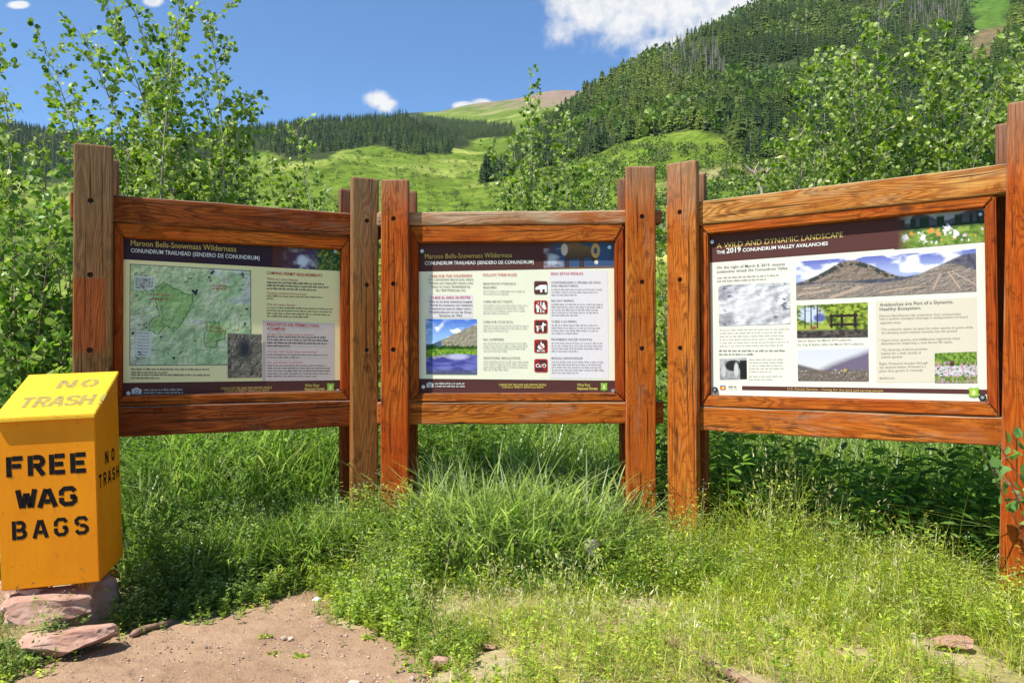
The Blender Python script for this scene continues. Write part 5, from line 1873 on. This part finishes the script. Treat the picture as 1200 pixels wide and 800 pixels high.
def undergrowth(n, x0, x1, dy0, dy1, h0, h1, cols, wts, nl=22, ls=.065, lw=.38):
    x = rng.uniform(x0, x1, n); y = board_front(x) + rng.uniform(dy0, dy1, n)
    ok = board_clear(x, y) & (clump(x, y, 1.3, 91) > .38)
    x, y = x[ok], y[ok]
    n = len(x)
    h = rng.uniform(h0, h1, n)
    z = ground_z(x, y)
    f = rng.uniform(.15, 1, (n, nl))
    az = rng.uniform(0, 6.28, (n, nl))
    lean = rng.normal(size=(n, 1, 2)) * .15
    P_ = np.stack([x[:, None] + lean[..., 0] * f * h[:, None], y[:, None] + lean[..., 1] * f * h[:, None], z[:, None] + f * h[:, None]], -1)
    d = np.stack([np.cos(az), np.sin(az), rng.uniform(-.35, .6, (n, nl))], -1)
    P_ = P_ + d * rng.uniform(0, .05, (n, nl, 1))
    m = n * nl
    V_, F_ = leaf_quads(P_.reshape(-1, 3), d.reshape(-1, 3), ls * rng.uniform(.6, 1.4, m), lw, .18, rng, 1.8)
    acc.add(V_, F_, np.repeat(np.repeat(pal(n, cols, wts, rng), nl, 0) * rng.uniform(.8, 1.2, (m, 1)), 6, 0))
    sdv = np.tile(np.array([.002, 0, 0]), (n, 1))
    b_ = np.stack([x, y, z], -1); t_ = b_ + np.stack([lean[:, 0, 0] * h, lean[:, 0, 1] * h, h], -1)
    acc.add(np.stack([b_ - sdv, b_ + sdv, t_ + sdv * .5, t_ - sdv * .5], 1).reshape(-1, 3), 4 * np.arange(n)[:, None] + np.array([0, 1, 2, 3]), np.array([.10, .13, .04]))


UG = [(.13, .25, .035), (.18, .31, .045), (.085, .18, .028), (.26, .38, .07)]
undergrowth(430, .75, 3.4, .22, 1.1, .40, .72, UG, [4, 4, 3, 2])
undergrowth(420, .75, 3.6, 1.1, 2.2, .7, 1.05, UG, [4, 4, 3, 2])
undergrowth(420, -.7, 1.0, .6, 2.2, .5, .95, UG, [3, 5, 2, 3], 22, .05, .42)
undergrowth(420, -2.6, -.6, .6, 2.2, .5, .95, UG, [3, 4, 3, 3], 22, .05, .38)
undergrowth(1500, -7.5, 7.5, 2.0, 7.0, .6, 1.2, UG, [3, 5, 3, 3], 26, .06, .5)
o = acc.obj('undergrowth', M_WEED); tag(o, 'leafy green undergrowth thick behind the three boards', 'undergrowth', kind='stuff')


# ------------------------------------------------------------------ saplings and shrubs
AG = [(.13, .22, .012), (.19, .30, .018), (.28, .40, .03), (.055, .11, .008), (.60, .64, .30)]


def curve_path(a, b, k, bend, r):
    t_ = np.linspace(0, 1, k)[:, None]
    a = np.asarray(a); b = np.asarray(b)
    m_ = a * (1 - t_) + b * t_
    off = r.normal(size=3) * bend * np.linalg.norm(b - a); off[2] *= .3
    # stems leave the ground steeply, then spread
    rise = np.zeros((k, 3)); L_ = b - a
    rise[:, :2] = -(L_[:2][None]) * (t_ * (1 - t_)) * .55
    return m_ + rise + off * np.sin(np.pi * t_) + (np.cumsum(r.normal(size=(k, 3)), 0) * .006)


def sapling(name, base, tips, label, seed, lsize=.052, twigs=11, tw=(.12, .42), lpm=34, bark=None, cols=AG, wts=(4, 3.5, 2.5, 3, 1.7), start=.28, r0=.02, cat='tree', mat=None, kmax=99999, sag=0., group=None):
    """stems grown from the base to each tip, side twigs, then leaves on every twig"""
    r = np.random.default_rng(seed)
    root = empty(name, tuple(base))
    tag(root, label, cat, group)
    B_ = np.asarray(base, float)
    wood, fol = Acc(), Acc()
    LP, LDv = [], []
    for tip in tips:
        tp = np.asarray(tip[:3], float) - B_
        jit = np.array([r.normal() * .05, r.normal() * .05, 0])
        pth = curve_path(jit, tp, 12, .05, r)
        L_ = np.linalg.norm(tp)
        rad = np.linspace(r0 * (.5 + L_ / 5), .0022, 12)
        V_, F_ = tube(pth, rad, 5)
        wood.add(V_, F_, (0, 0, 0))
        s0 = tip[3] if len(tip) > 3 else start
        nt = int(twigs * L_ * (1 - s0))
        for q_ in range(nt):
            f = s0 + (1 - s0) * (q_ + r.random()) / nt
            i = min(int(f * 11), 10); ff = f * 11 - i
            p0 = pth[i] * (1 - ff) + pth[i + 1] * ff
            ax = pth[i + 1] - pth[i]; ax /= np.linalg.norm(ax)
            az = r.uniform(0, 6.28)
            d = np.array([math.cos(az), math.sin(az), r.uniform(-.1, .7)]) * .9 + ax * .55
            d /= np.linalg.norm(d)
            ln = r.uniform(*tw) * (1.2 - .62 * f) * 1.15
            k = 4
            tpth = p0 + d * np.linspace(0, ln, k)[:, None] + np.array([0, 0, -1.]) * sag * np.linspace(0, 1, k)[:, None] ** 2 * ln
            tpth[1:] += r.normal(size=(k - 1, 3)) * ln * .05
            V_, F_ = tube(tpth, np.linspace(.0035, .0012, k), 3)
            wood.add(V_, F_, (0, 0, 0))
            nlv = max(3, int(ln * lpm))
            g_ = r.uniform(.12, 1.03, nlv) * (k - 1)
            ii = np.minimum(g_.astype(int), k - 2); gg = (g_ - ii)[:, None]
            lp = tpth[ii] * (1 - gg) + tpth[ii + 1] * gg
            ld = d + r.normal(size=(nlv, 3)) * .9
            ld[:, 2] -= .25
            LP.append(lp + ld * .008); LDv.append(ld)
        # a few leaves on the leader itself
        nlv = int(10 * L_ * (1 - s0))
        g_ = r.uniform(s0, 1, nlv) * 11; ii = np.minimum(g_.astype(int), 10); gg = (g_ - ii)[:, None]
        ld = r.normal(size=(nlv, 3))
        LP.append(pth[ii] * (1 - gg) + pth[ii + 1] * gg + ld * .012); LDv.append(ld)
    LP = np.concatenate(LP); LDv = np.concatenate(LDv)
    n = len(LP)
    sz = lsize * r.uniform(.65, 1.25, n)
    V_, F_ = leaf_quads(LP, LDv, sz, .86, .12, r)
    fol.add(V_, F_, np.repeat(pal(n, cols, wts, r, .25), 6, 0))
    wood_o = link('trunk', mesh_np('trunk', np.concatenate(wood.V), wood.F, bark or M_BARK, smooth=True), root)
    fol.obj('crown', mat or M_ASPEN, root)
    return root


def tipsat(lst, Y0, seed, jit=.45):
    r = random.Random(seed)
    o = []
    for t_ in lst:
        Yt = Y0 + r.uniform(-jit, jit)
        o.append(tuple(at(t_[0], t_[1], Yt)) + ((t_[2],) if len(t_) > 2 else ()))
    return o


# big aspen behind the left board
p = at(222, 560, 7.2)
sapling('aspen_tree', (p[0], p[1], .05), tipsat([(126, 2), (138, -22, .4), (56, 55, .45), (85, 130, .4), (94, 42, .45), (214, 2, .35), (248, 20, .35), (205, 28, .3), (288, 110, .4), (303, 136, .4), (236, 95), (180, 70), (165, 120), (262, 150)], 7.2, 3, .6),
        'tall loose aspen with long leaning leaders behind the left board, against blue sky', 11, .047, 26, (.12, .42), 52, r0=.017)
p = at(170, 560, 7.4)
sapling('aspen_tree', (p[0], p[1], .05), tipsat([(120, 150), (150, 175), (190, 150), (225, 165), (260, 165), (140, 205), (175, 195), (210, 205), (245, 200), (290, 185), (310, 205)], 7.4, 4),
        'dense low leafy aspen growth just above the top rail of the left board', 12, .045, 15, (.16, .46), 46, r0=.013)
p = at(350, 560, 7.6)
sapling('aspen_tree', (p[0], p[1], .05), tipsat([(345, 150, .5), (330, 190), (318, 215), (352, 205), (300, 215), (365, 228)], 7.6, 5),
        'thin pale leafed aspen behind the right end of the left board', 13, .048, 20, (.12, .36), 48, r0=.011)
p = at(395, 560, 8.2)
sapling('aspen_tree', (p[0], p[1], .05), tipsat([(385, 228, .4), (400, 240), (372, 245), (392, 262)], 8.2, 6),
        'small sapling whose tip shows over the rail left of the paired posts', 14, .05, 10, (.10, .25), 30, r0=.010)
# left edge
p = at(-6, 560, 6.4)
sapling('aspen_tree', (p[0], p[1], .05), tipsat([(-8, 58, .6), (12, 120, .55), (-30, 40, .5), (46, 160, .55), (30, 205, .5), (-12, 140, .5)], 6.4, 7),
        'aspen with a bare grey trunk cut by the left edge of the photo', 15, .050, 16, (.12, .40), 46, r0=.020)
p = at(48, 560, 5.9)
sapling('willow_shrub', (p[0], p[1], .05), tipsat([(8, 262), (30, 240), (55, 215, .3), (78, 235), (62, 262), (20, 290), (88, 280), (40, 300), (74, 310), (10, 330), (55, 345), (84, 350), (30, 370), (70, 390), (18, 400), (50, 420), (88, 400)], 5.9, 8, .35),
        'dense bright green shrub filling the left edge beside the weathered post', 16, .054, 18, (.16, .44), 44, M_TWIG, [(.12, .24, .025), (.17, .31, .035), (.09, .18, .02), (.25, .38, .06), (.30, .36, .13)], (4, 4, 3, 2, 1), .2, .010, 'shrub')
# middle sapling
p = at(648, 560, 8.0)
sapling('aspen_tree', (p[0], p[1], .05), tipsat([(622, 93, .55), (636, 138), (668, 142, .6), (600, 160), (612, 190), (582, 178, .5), (690, 195), (655, 185), (640, 215), (672, 215), (705, 222), (600, 222), (625, 230), (722, 238, .5), (685, 240), (590, 240)], 8.0, 9),
        'pointed young aspen rising alone behind the middle board', 17, .045, 20, (.12, .36), 52, r0=.012)
# right group
p = at(985, 560, 6.8)
sapling('aspen_tree', (p[0], p[1], .05), tipsat([(985, 58, .45), (1028, 25, .45), (970, 100, .4), (935, 140), (962, 72, .45), (1010, 90), (1040, 120), (955, 180), (925, 175), (1000, 150), (1030, 170), (905, 205), (985, 190), (1005, 45, .4)], 6.8, 10),
        'leafy pale aspen behind the left half of the right board', 18, .045, 22, (.14, .44), 52, r0=.014)
p = at(1110, 560, 6.6)
sapling('aspen_tree', (p[0], p[1], .05), tipsat([(1080, 40, .4), (1118, 32, .4), (1150, 60), (1100, 80), (1060, 100), (1135, 110), (1175, 90), (1090, 140), (1150, 150), (1060, 160), (1120, 170)], 6.6, 11),
        'leafy aspen with upright leaders rising in the middle of the right board top', 19, .045, 22, (.14, .44), 52, r0=.014)
p = at(1220, 560, 6.2)
sapling('aspen_tree', (p[0], p[1], .05), tipsat([(1195, 40, .4), (1230, 20, .4), (1180, 90), (1215, 100), (1260, 60), (1190, 130), (1170, 150), (1240, 150)], 6.2, 12),
        'dense aspen behind the tall right hand post at the edge of the photo', 20, .045, 22, (.14, .44), 52, r0=.014)
p = at(905, 560, 7.4)
sapling('willow_shrub', (p[0], p[1], .05), tipsat([(918, 182), (945, 195), (925, 205), (960, 210), (900, 215), (868, 205, .6), (880, 225)], 7.4, 13),
        'short pale shrub with a bare forked branch above the left end of the right board', 21, .045, 18, (.12, .36), 46, r0=.010, cat='shrub')
# growth filling the gaps behind the posts and panels
for k, (x, lst, lb) in enumerate([
        (446, [(436, 300), (452, 290), (444, 330), (455, 370), (438, 380), (448, 420), (446, 455)], 'narrow shrub glimpsed in the slot between the first and second boards'),
        (777, [(768, 290), (782, 280), (775, 320), (786, 350), (766, 360), (778, 400), (785, 430), (770, 450)], 'leafy shrub glimpsed in the slot between the second and third boards'),
        (560, [(540, 400), (580, 390), (520, 430), (610, 410), (560, 440), (640, 420), (600, 450)], 'low shrub hidden behind the middle board and seen under its rail'),
        (1000, [(940, 400), (980, 390), (1020, 400), (1060, 410), (1100, 400), (960, 450), (1040, 450)], 'dark green shrub behind the right board, seen under its rail'),
        (270, [(200, 420), (240, 410), (280, 400), (320, 410), (360, 420), (250, 450), (310, 450)], 'shrub behind the left board, seen under its rail')]):
    Yk = 6.6 if k < 2 else 6.9
    p = at(x, 545, Yk)
    sapling('willow_shrub', (p[0], p[1], .05), tipsat(lst, Yk, 20 + k, .3), lb, 30 + k, .054, 14, (.14, .36), 36, M_TWIG, AG, (3, 4, 3, 2, 1), .15, .008, 'shrub')
# leafy bough reaching in front of the right post
p = at(1262, 600, 3.45)
sapling('leafy_shrub', (p[0], p[1], .05), tipsat([(1150, 528, .72), (1170, 520, .70), (1185, 545, .7), (1198, 512, .6), (1165, 548, .75), (1195, 575, .65), (1225, 520, .5), (1240, 500, .4)], 3.45, 40, .06),
        'leafy green bough reaching in from the right edge across the foot of the right post', 41, .052, 11, (.05, .12), 46, M_TWIG, [(.15, .29, .07), (.20, .34, .10), (.11, .22, .05)], (3, 3, 2), .6, .006, 'shrub', M_WEED)
# bare forked branch
tw = Acc()
Yb = 7.3
for pl, r0_, r1_ in [([(894, 250), (893, 225), (890, 212)], .018, .015), ([(890, 212), (884, 203), (876, 197), (872, 192)], .014, .006), ([(890, 212), (897, 203), (903, 197), (908, 196)], .012, .005), ([(884, 203), (886, 196), (890, 190)], .007, .004), ([(893, 560), (893, 400), (894, 250)], .022, .018)]:
    P_ = np.array([at(x, y, Yb) for x, y in pl])
    t_ = np.linspace(0, 1, 9); sc_ = np.linspace(0, 1, len(P_))
    V_, F_ = tube(np.stack([np.interp(t_, sc_, P_[:, i]) for i in range(3)], -1), np.linspace(r0_, r1_, 9), 6)
    tw.add(V_, F_, (0, 0, 0))
o = link('dead_sapling', mesh_np('dead_sapling', np.concatenate(tw.V), tw.F, M_DEAD, smooth=True))
tag(o, 'bare forked dead branch sticking up over the left end of the right board', 'branch')


# ------------------------------------------------------------------ trees on the slopes
def conifer_np(r, H, R_, tiers, spokes, colr):
    V_, F_, C_ = [], [], []
    n = 0
    # trunk
    tv, tf = tube([(0, 0, 0), (0, 0, H * .95)], [H * .018, H * .004], 4)
    V_.append(tv); F_.append(('q', tf)); C_.append(np.tile([.05, .035, .025], (len(tv), 1))); n += len(tv)
    for k in range(tiers):
        f = k / tiers
        z = H * (.07 + .86 * f)
        rad = R_ * (1 - f) ** .7 * r.uniform(.65, 1.2)
        th = H * .16 * (1 - .4 * f)
        a = np.linspace(0, 2 * np.pi, spokes * 2, endpoint=False) + r.uniform(0, 6)
        rr_ = rad * np.where(np.arange(spokes * 2) % 2 == 0, 1, .45) * r.uniform(.7, 1.2, spokes * 2)
        ring = np.stack([rr_ * np.cos(a), rr_ * np.sin(a), z - rr_ * r.uniform(.15, .4, spokes * 2)], -1)
        ap = np.array([[r.normal() * rad * .06, r.normal() * rad * .06, z + th]])
        V_.append(np.concatenate([ring, ap]))
        i = np.arange(spokes * 2)
        F_.append(('t', np.stack([i, (i + 1) % (spokes * 2), np.full(spokes * 2, spokes * 2)], -1) + n))
        C_.append(np.tile(np.array(colr) * r.uniform(.8, 1.2), (spokes * 2 + 1, 1)))
        n += spokes * 2 + 1
    return np.concatenate(V_), [f for t_, f in F_ if t_ == 'q'], [f for t_, f in F_ if t_ == 't'], np.concatenate(C_)


def snag_np(r, H, colr):
    """dead grey tree: trunk and bare upswept limbs"""
    V_, F_ = tube([(0, 0, 0), (0, 0, H)], [H * .022, H * .005], 4)
    V_, F_ = [V_], [F_]
    n = len(V_[0])
    for k in range(22):
        z = H * r.uniform(.15, .95); a = r.uniform(0, 6.28); L_ = H * .17 * (1.1 - z / H) * r.uniform(.6, 1.3)
        v, f = tube([(0, 0, z), (L_ * math.cos(a), L_ * math.sin(a), z + L_ * r.uniform(-.2, .5))], [H * .009, H * .004], 3)
        V_.append(v); F_.append(f + n); n += len(v)
    V_ = np.concatenate(V_)
    return V_, F_, [], np.tile(colr, (len(V_), 1))


def bush_np(r, H, W_, n, ls, cols):
    """many-leaved rounded crown on a short trunk"""
    u = r.normal(size=(n, 3)); u /= np.linalg.norm(u, axis=1)[:, None]
    rad = r.uniform(.45, 1.0, n) ** .6
    lob = 1 + .35 * np.sin(u[:, 0] * 4 + r.uniform(0, 6)) * np.cos(u[:, 1] * 5 + r.uniform(0, 6))
    P_ = u * (rad * lob)[:, None] * np.array([W_ / 2, W_ / 2, H * .42]) + np.array([0, 0, H * .55])
    P_[:, 2] = np.maximum(P_[:, 2], .05 * H)
    V_, F_ = leaf_quads(P_, u + r.normal(size=(n, 3)) * .7, np.full(n, ls) * r.uniform(.6, 1.4, n), .8, .2, r)
    C_ = np.repeat(pal(n, cols, [1] * len(cols), r, .25), 6, 0)
    tv, tf = tube([(0, 0, 0), (0, 0, H * .6)], [H * .025, H * .012], 4)
    return np.concatenate([V_, tv]), [F_, tf + len(V_)], [], np.concatenate([C_, np.tile([.25, .22, .17], (len(tv), 1))])


rt = np.random.default_rng(99)
CONC = [(.029, .060, .015), (.040, .076, .016), (.022, .045, .015), (.058, .095, .017), (.085, .120, .018), (.032, .060, .024)]
CT = [conifer_np(np.random.default_rng(200 + i), 1., rt.uniform(.20, .32), 13, 8, CONC[i % len(CONC)]) for i in range(12)]
CLOW = [conifer_np(np.random.default_rng(300 + i), 1., rt.uniform(.16, .22), 5, 4, CONC[i % len(CONC)]) for i in range(12)]
ST = [snag_np(np.random.default_rng(400 + i), 1., np.array([.34, .29, .26]) * rt.uniform(.7, 1.2)) for i in range(5)]
BC = [[(.12, .20, .03), (.17, .26, .045), (.09, .16, .025)], [(.16, .24, .035), (.22, .30, .06)], [(.075, .13, .025), (.11, .18, .035)], [(.20, .22, .09), (.16, .20, .06)]]
BT = [bush_np(np.random.default_rng(500 + i), 1., rt.uniform(.75, 1.2), 210, .11, BC[i % 4]) for i in range(8)]
BLOW = [bush_np(np.random.default_rng(600 + i), 1., 1.25, 26, .34, BC[i % 4]) for i in range(8)]


def mesh_of(name, T, mat):
    V_, Q_, T3, C_ = T
    return mesh_np(name, V_, list(Q_) + list(T3), mat, C_)


def sample(n, x0, x1, Y0, Y1, polys, holes=()):
    """random points on the land whose ground lies inside the cover outlines and faces the trailhead"""
    Yv = np.exp(rt.uniform(math.log(Y0), math.log(Y1), n))
    pxv = rt.uniform(x0, x1, n)
    Xv = (pxv - 600) / FPX * Yv
    Zv = terrain_z(Xv, Yv)
    P_ = np.stack([Xv, Yv, Zv], -1)
    qx, qy = to_px(P_)
    ok = np.zeros(n, bool)
    for pl in polys: ok |= inpoly(qx, qy, pl)
    for pl in holes: ok &= ~inpoly(qx, qy, pl)
    Z2 = terrain_z(Xv * 1.02, Yv * 1.02)
    qy2 = to_px(np.stack([Xv * 1.02, Yv * 1.02, Z2], -1))[1]
    ok &= qy2 < qy + 4
    return P_[ok], qx[ok], qy[ok]


def joined(name, mat, places, temps, label, cat):
    """places: (pos, height, template index); merged into one mass"""
    Vs, Qs, Ts, Cs, n = [], [], [], [], 0
    for pos, h, ti, tint in places:
        V_, Q_, T3, C_ = temps[ti]
        a = rt.uniform(0, 6.28); c_, s_ = math.cos(a), math.sin(a)
        R_ = np.array([[c_, s_, 0], [-s_, c_, 0], [0, 0, 1]])
        Vs.append((V_ @ R_) * h + pos)
        Qs += [q_ + n for q_ in Q_]; Ts += [t_ + n for t_ in T3]
        Cs.append(C_ * tint)
        n += len(V_)
    fs = [np.concatenate(Qs)] + ([np.concatenate(Ts)] if Ts else [])
    o = link(name, mesh_np(name, np.concatenate(Vs), fs, mat, np.concatenate(Cs)))
    return tag(o, label, cat, kind='stuff')


# right mountainside
Pr, qx, qy = sample(30000, 560, 1600, 330, 1900, [F_RIGHT], [F_CHUTE, F_CLEAR])
dens_ = fbm(Pr[:, 0] / 90, Pr[:, 1] / 90, 77, 3)
keep = (dens_ > .12 + .28 * rt.random(len(Pr)))
Pr, qx, qy = Pr[keep], qx[keep], qy[keep]
hh = .80 * (9 + 15 * rt.random(len(Pr)) ** 1.6 + 9 * (rt.random(len(Pr)) < .12)) * (.62 + .75 * fbm(Pr[:, 0] / 35, Pr[:, 1] / 35, 61, 3)) * np.where(Pr[:, 1] < 420, .75, 1)
size = hh / Pr[:, 1] * FPX
# species: conifers, dead standing trees and pale aspens by patch
patch = fbm(Pr[:, 0] / 60, Pr[:, 1] / 60, 55, 3)
deadzone = inpoly(qx, qy, [(770, 45), (840, 50), (850, 100), (780, 95)]) | inpoly(qx, qy, [(1020, -20), (1140, -20), (1130, 40), (1030, 40)])
kindv = np.where(deadzone & (rt.random(len(Pr)) < .62), 2, np.where((patch > .57) & (rt.random(len(Pr)) < .65), 1, 0))
kindv = np.where((kindv == 0) & (rt.random(len(Pr)) < .02), 2, kindv)
inview = (qx > -20) & (qx < 1220) & (qy - size > -60) & (qy < 262)
order = np.argsort(-size)
near_con = [i for i in order if kindv[i] == 0 and inview[i]][:300]
near_dead = [i for i in order if kindv[i] == 2 and inview[i]][:40]
near_asp = [i for i in order if kindv[i] == 1 and inview[i]][:60]
taken = set(near_con) | set(near_dead) | set(near_asp)
CM = [mesh_of('conifer_tree', t_, M_CONIFER) for t_ in CT]
SM = [mesh_of('dead_tree', t_, mat_attr('grey_snag', .9, .1)) for t_ in ST]
BM_ = [mesh_of('hillside_tree', t_, M_BUSH) for t_ in BT]


def plant(name, me, pos, h, label, cat, group):
    o = bpy.data.objects.new(name, me)
    COL.objects.link(o)
    o.location = (pos[0], pos[1], pos[2] - h * .02)
    o.scale = (h, h, h)
    o.rotation_euler = (0, 0, rt.uniform(0, 6.28))
    return tag(o, label, cat, group)


# patches of darker and paler conifers
_rank = [2, 0, 5, 1, 3, 4]
_bv = np.clip((fbm(Pr[:, 0] / 55, Pr[:, 1] / 55, 88, 3) - .28) / .42 * 6 + rt.normal(size=len(Pr)) * .9, 0, 5.99).astype(int)
bright = np.array([_rank[v] + 6 * int(rt.integers(2)) for v in _bv])
for k, i in enumerate(near_con):
    plant('conifer_tree', CM[bright[i]], Pr[i], hh[i], 'dark green conifer in the forest on the right mountainside', 'tree', 'conifers on the right mountainside')
for k, i in enumerate(near_dead):
    plant('dead_tree', SM[rt.integers(5)], Pr[i], hh[i], 'grey dead tree standing among the conifers on the mountainside', 'tree', 'grey dead trees on the mountainside')
for k, i in enumerate(near_asp):
    plant('hillside_tree', BM_[rt.integers(8)], Pr[i], hh[i] * .7, 'light green rounded tree among the mountainside conifers', 'tree', 'rounded trees on the mountainside')
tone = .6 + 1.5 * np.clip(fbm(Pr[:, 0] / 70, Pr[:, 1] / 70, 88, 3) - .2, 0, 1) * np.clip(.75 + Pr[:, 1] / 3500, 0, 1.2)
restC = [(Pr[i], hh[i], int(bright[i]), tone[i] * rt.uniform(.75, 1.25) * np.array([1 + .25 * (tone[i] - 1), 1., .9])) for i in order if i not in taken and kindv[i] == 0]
restB = [(Pr[i], hh[i] * .7, int(rt.integers(8)), 1.) for i in order if i not in taken and kindv[i] == 1]
restS = [(Pr[i], hh[i], int(rt.integers(5)), 1.) for i in order if i not in taken and kindv[i] == 2]
joined('forest', M_CONIFER, restC, [conifer_np(np.random.default_rng(700 + i), 1., rt.uniform(.20, .29), 8, 6, CONC[i % len(CONC)]) for i in range(12)], 'dense conifer forest covering the right mountainside', 'forest')
if restB: joined('aspen_grove', M_BUSH, restB, BLOW, 'pale green broadleaf trees scattered through the mountain forest', 'trees')
if restS: joined('dead_grove', M_CONIFER, restS, ST, 'grey dead trees high on the right mountainside', 'trees')

# left hills
Pl, qx, qy = sample(8000, -250, 560, 800, 1800, [F_LEFT, F_FAR])
joined('forest', M_CONIFER, [(Pl[i], rt.uniform(9, 16), int(rt.integers(12)), rt.uniform(.7, 1.25) * np.array([1., 1.05, 1.25])) for i in range(len(Pl))], CLOW, 'even dark conifer forest covering the hills on the left', 'forest')  # bluish tint: the haze of distance is put into the tree colours
Pb, qx, qy = sample(5000, 470, 640, 1500, 3600, [F_BACK])
if len(Pb): joined('ridge_forest', M_CONIFER, [(Pb[i], rt.uniform(10, 16), int(rt.integers(12)), 1.) for i in range(len(Pb))], CLOW, 'dark band of trees below the bare far ridge', 'forest')

# scrub on the meadows
SCRUB = [(-300, 190), (120, 215), (300, 180), (420, 178), (600, 182), (640, 200), (760, 165), (850, 165), (1300, 200), (1300, 300), (-300, 300)]
Ps, qx, qy = sample(14000, -100, 1300, 120, 1000, [SCRUB])
cl_ = fbm(Ps[:, 0] / 25, Ps[:, 1] / 25, 66, 3)
lowr = (qx > 630)
ok = np.where(lowr, cl_ > .40, (cl_ > .42))
Ps, qx, qy = Ps[ok], qx[ok], qy[ok]
hs = np.where(qx > 620, rt.uniform(1.6, 4.6, len(Ps)) * np.where(rt.random(len(Ps)) < .08, 1.7, 1), rt.uniform(1.0, 2.6, len(Ps)))
sz_ = hs / Ps[:, 1]
order = np.argsort(-sz_)
big = [i for i in order if qx[i] > 600 and qx[i] < 1210 and qy[i] < 262][:150]
bs = set(big)
for i in big:
    plant('hillside_bush', BM_[rt.integers(8)], Ps[i], hs[i], 'rounded green bush on the lower slope of the right mountain', 'bush', 'bushes on the lower mountain slope')
joined('scrub', M_BUSH, [(Ps[i], hs[i], int(rt.integers(8)), .9) for i in order if i not in bs], BLOW, 'low green scrub dotted over the meadow slopes', 'scrub')
# a few lone conifers below the forest edge
for x, y, Yk, h, lb in [(742, 200, 330, 9, 'lone small conifer on the grassy slope over the tall paired posts'), (878, 190, 430, 17, 'broad conifer standing at the lower edge of the mountain forest'),
                        (762, 192, 380, 8, 'short round topped conifer in the clearing right of the lone small one')]:
    X_ = (x - 600) / FPX * Yk
    o = plant('conifer_tree', CM[rt.integers(12)], (X_, Yk, float(terrain_z(np.array([X_]), np.array([float(Yk)]))[0])), h, lb, 'tree', None)

if HAZE:
    hz = bpy.data.materials.new('thin_air')
    hz.use_nodes = True
    t = NT(hz.node_tree)
    t.n.clear()
    ov = t.node('ShaderNodeOutputMaterial')
    pv = t.node('ShaderNodeVolumePrincipled')
    pv.inputs['Color'].default_value = (.80, .88, 1.0, 1)
    pv.inputs['Density'].default_value = HAZE
    pv.inputs['Anisotropy'].default_value = .3
    t.l.new(pv.outputs[0], ov.inputs['Volume'])
    o = bm_obj('haze', bm_box(-7500, 7500, -120, 4600, -4, 1500), hz)
    tag(o, kind='stuff')
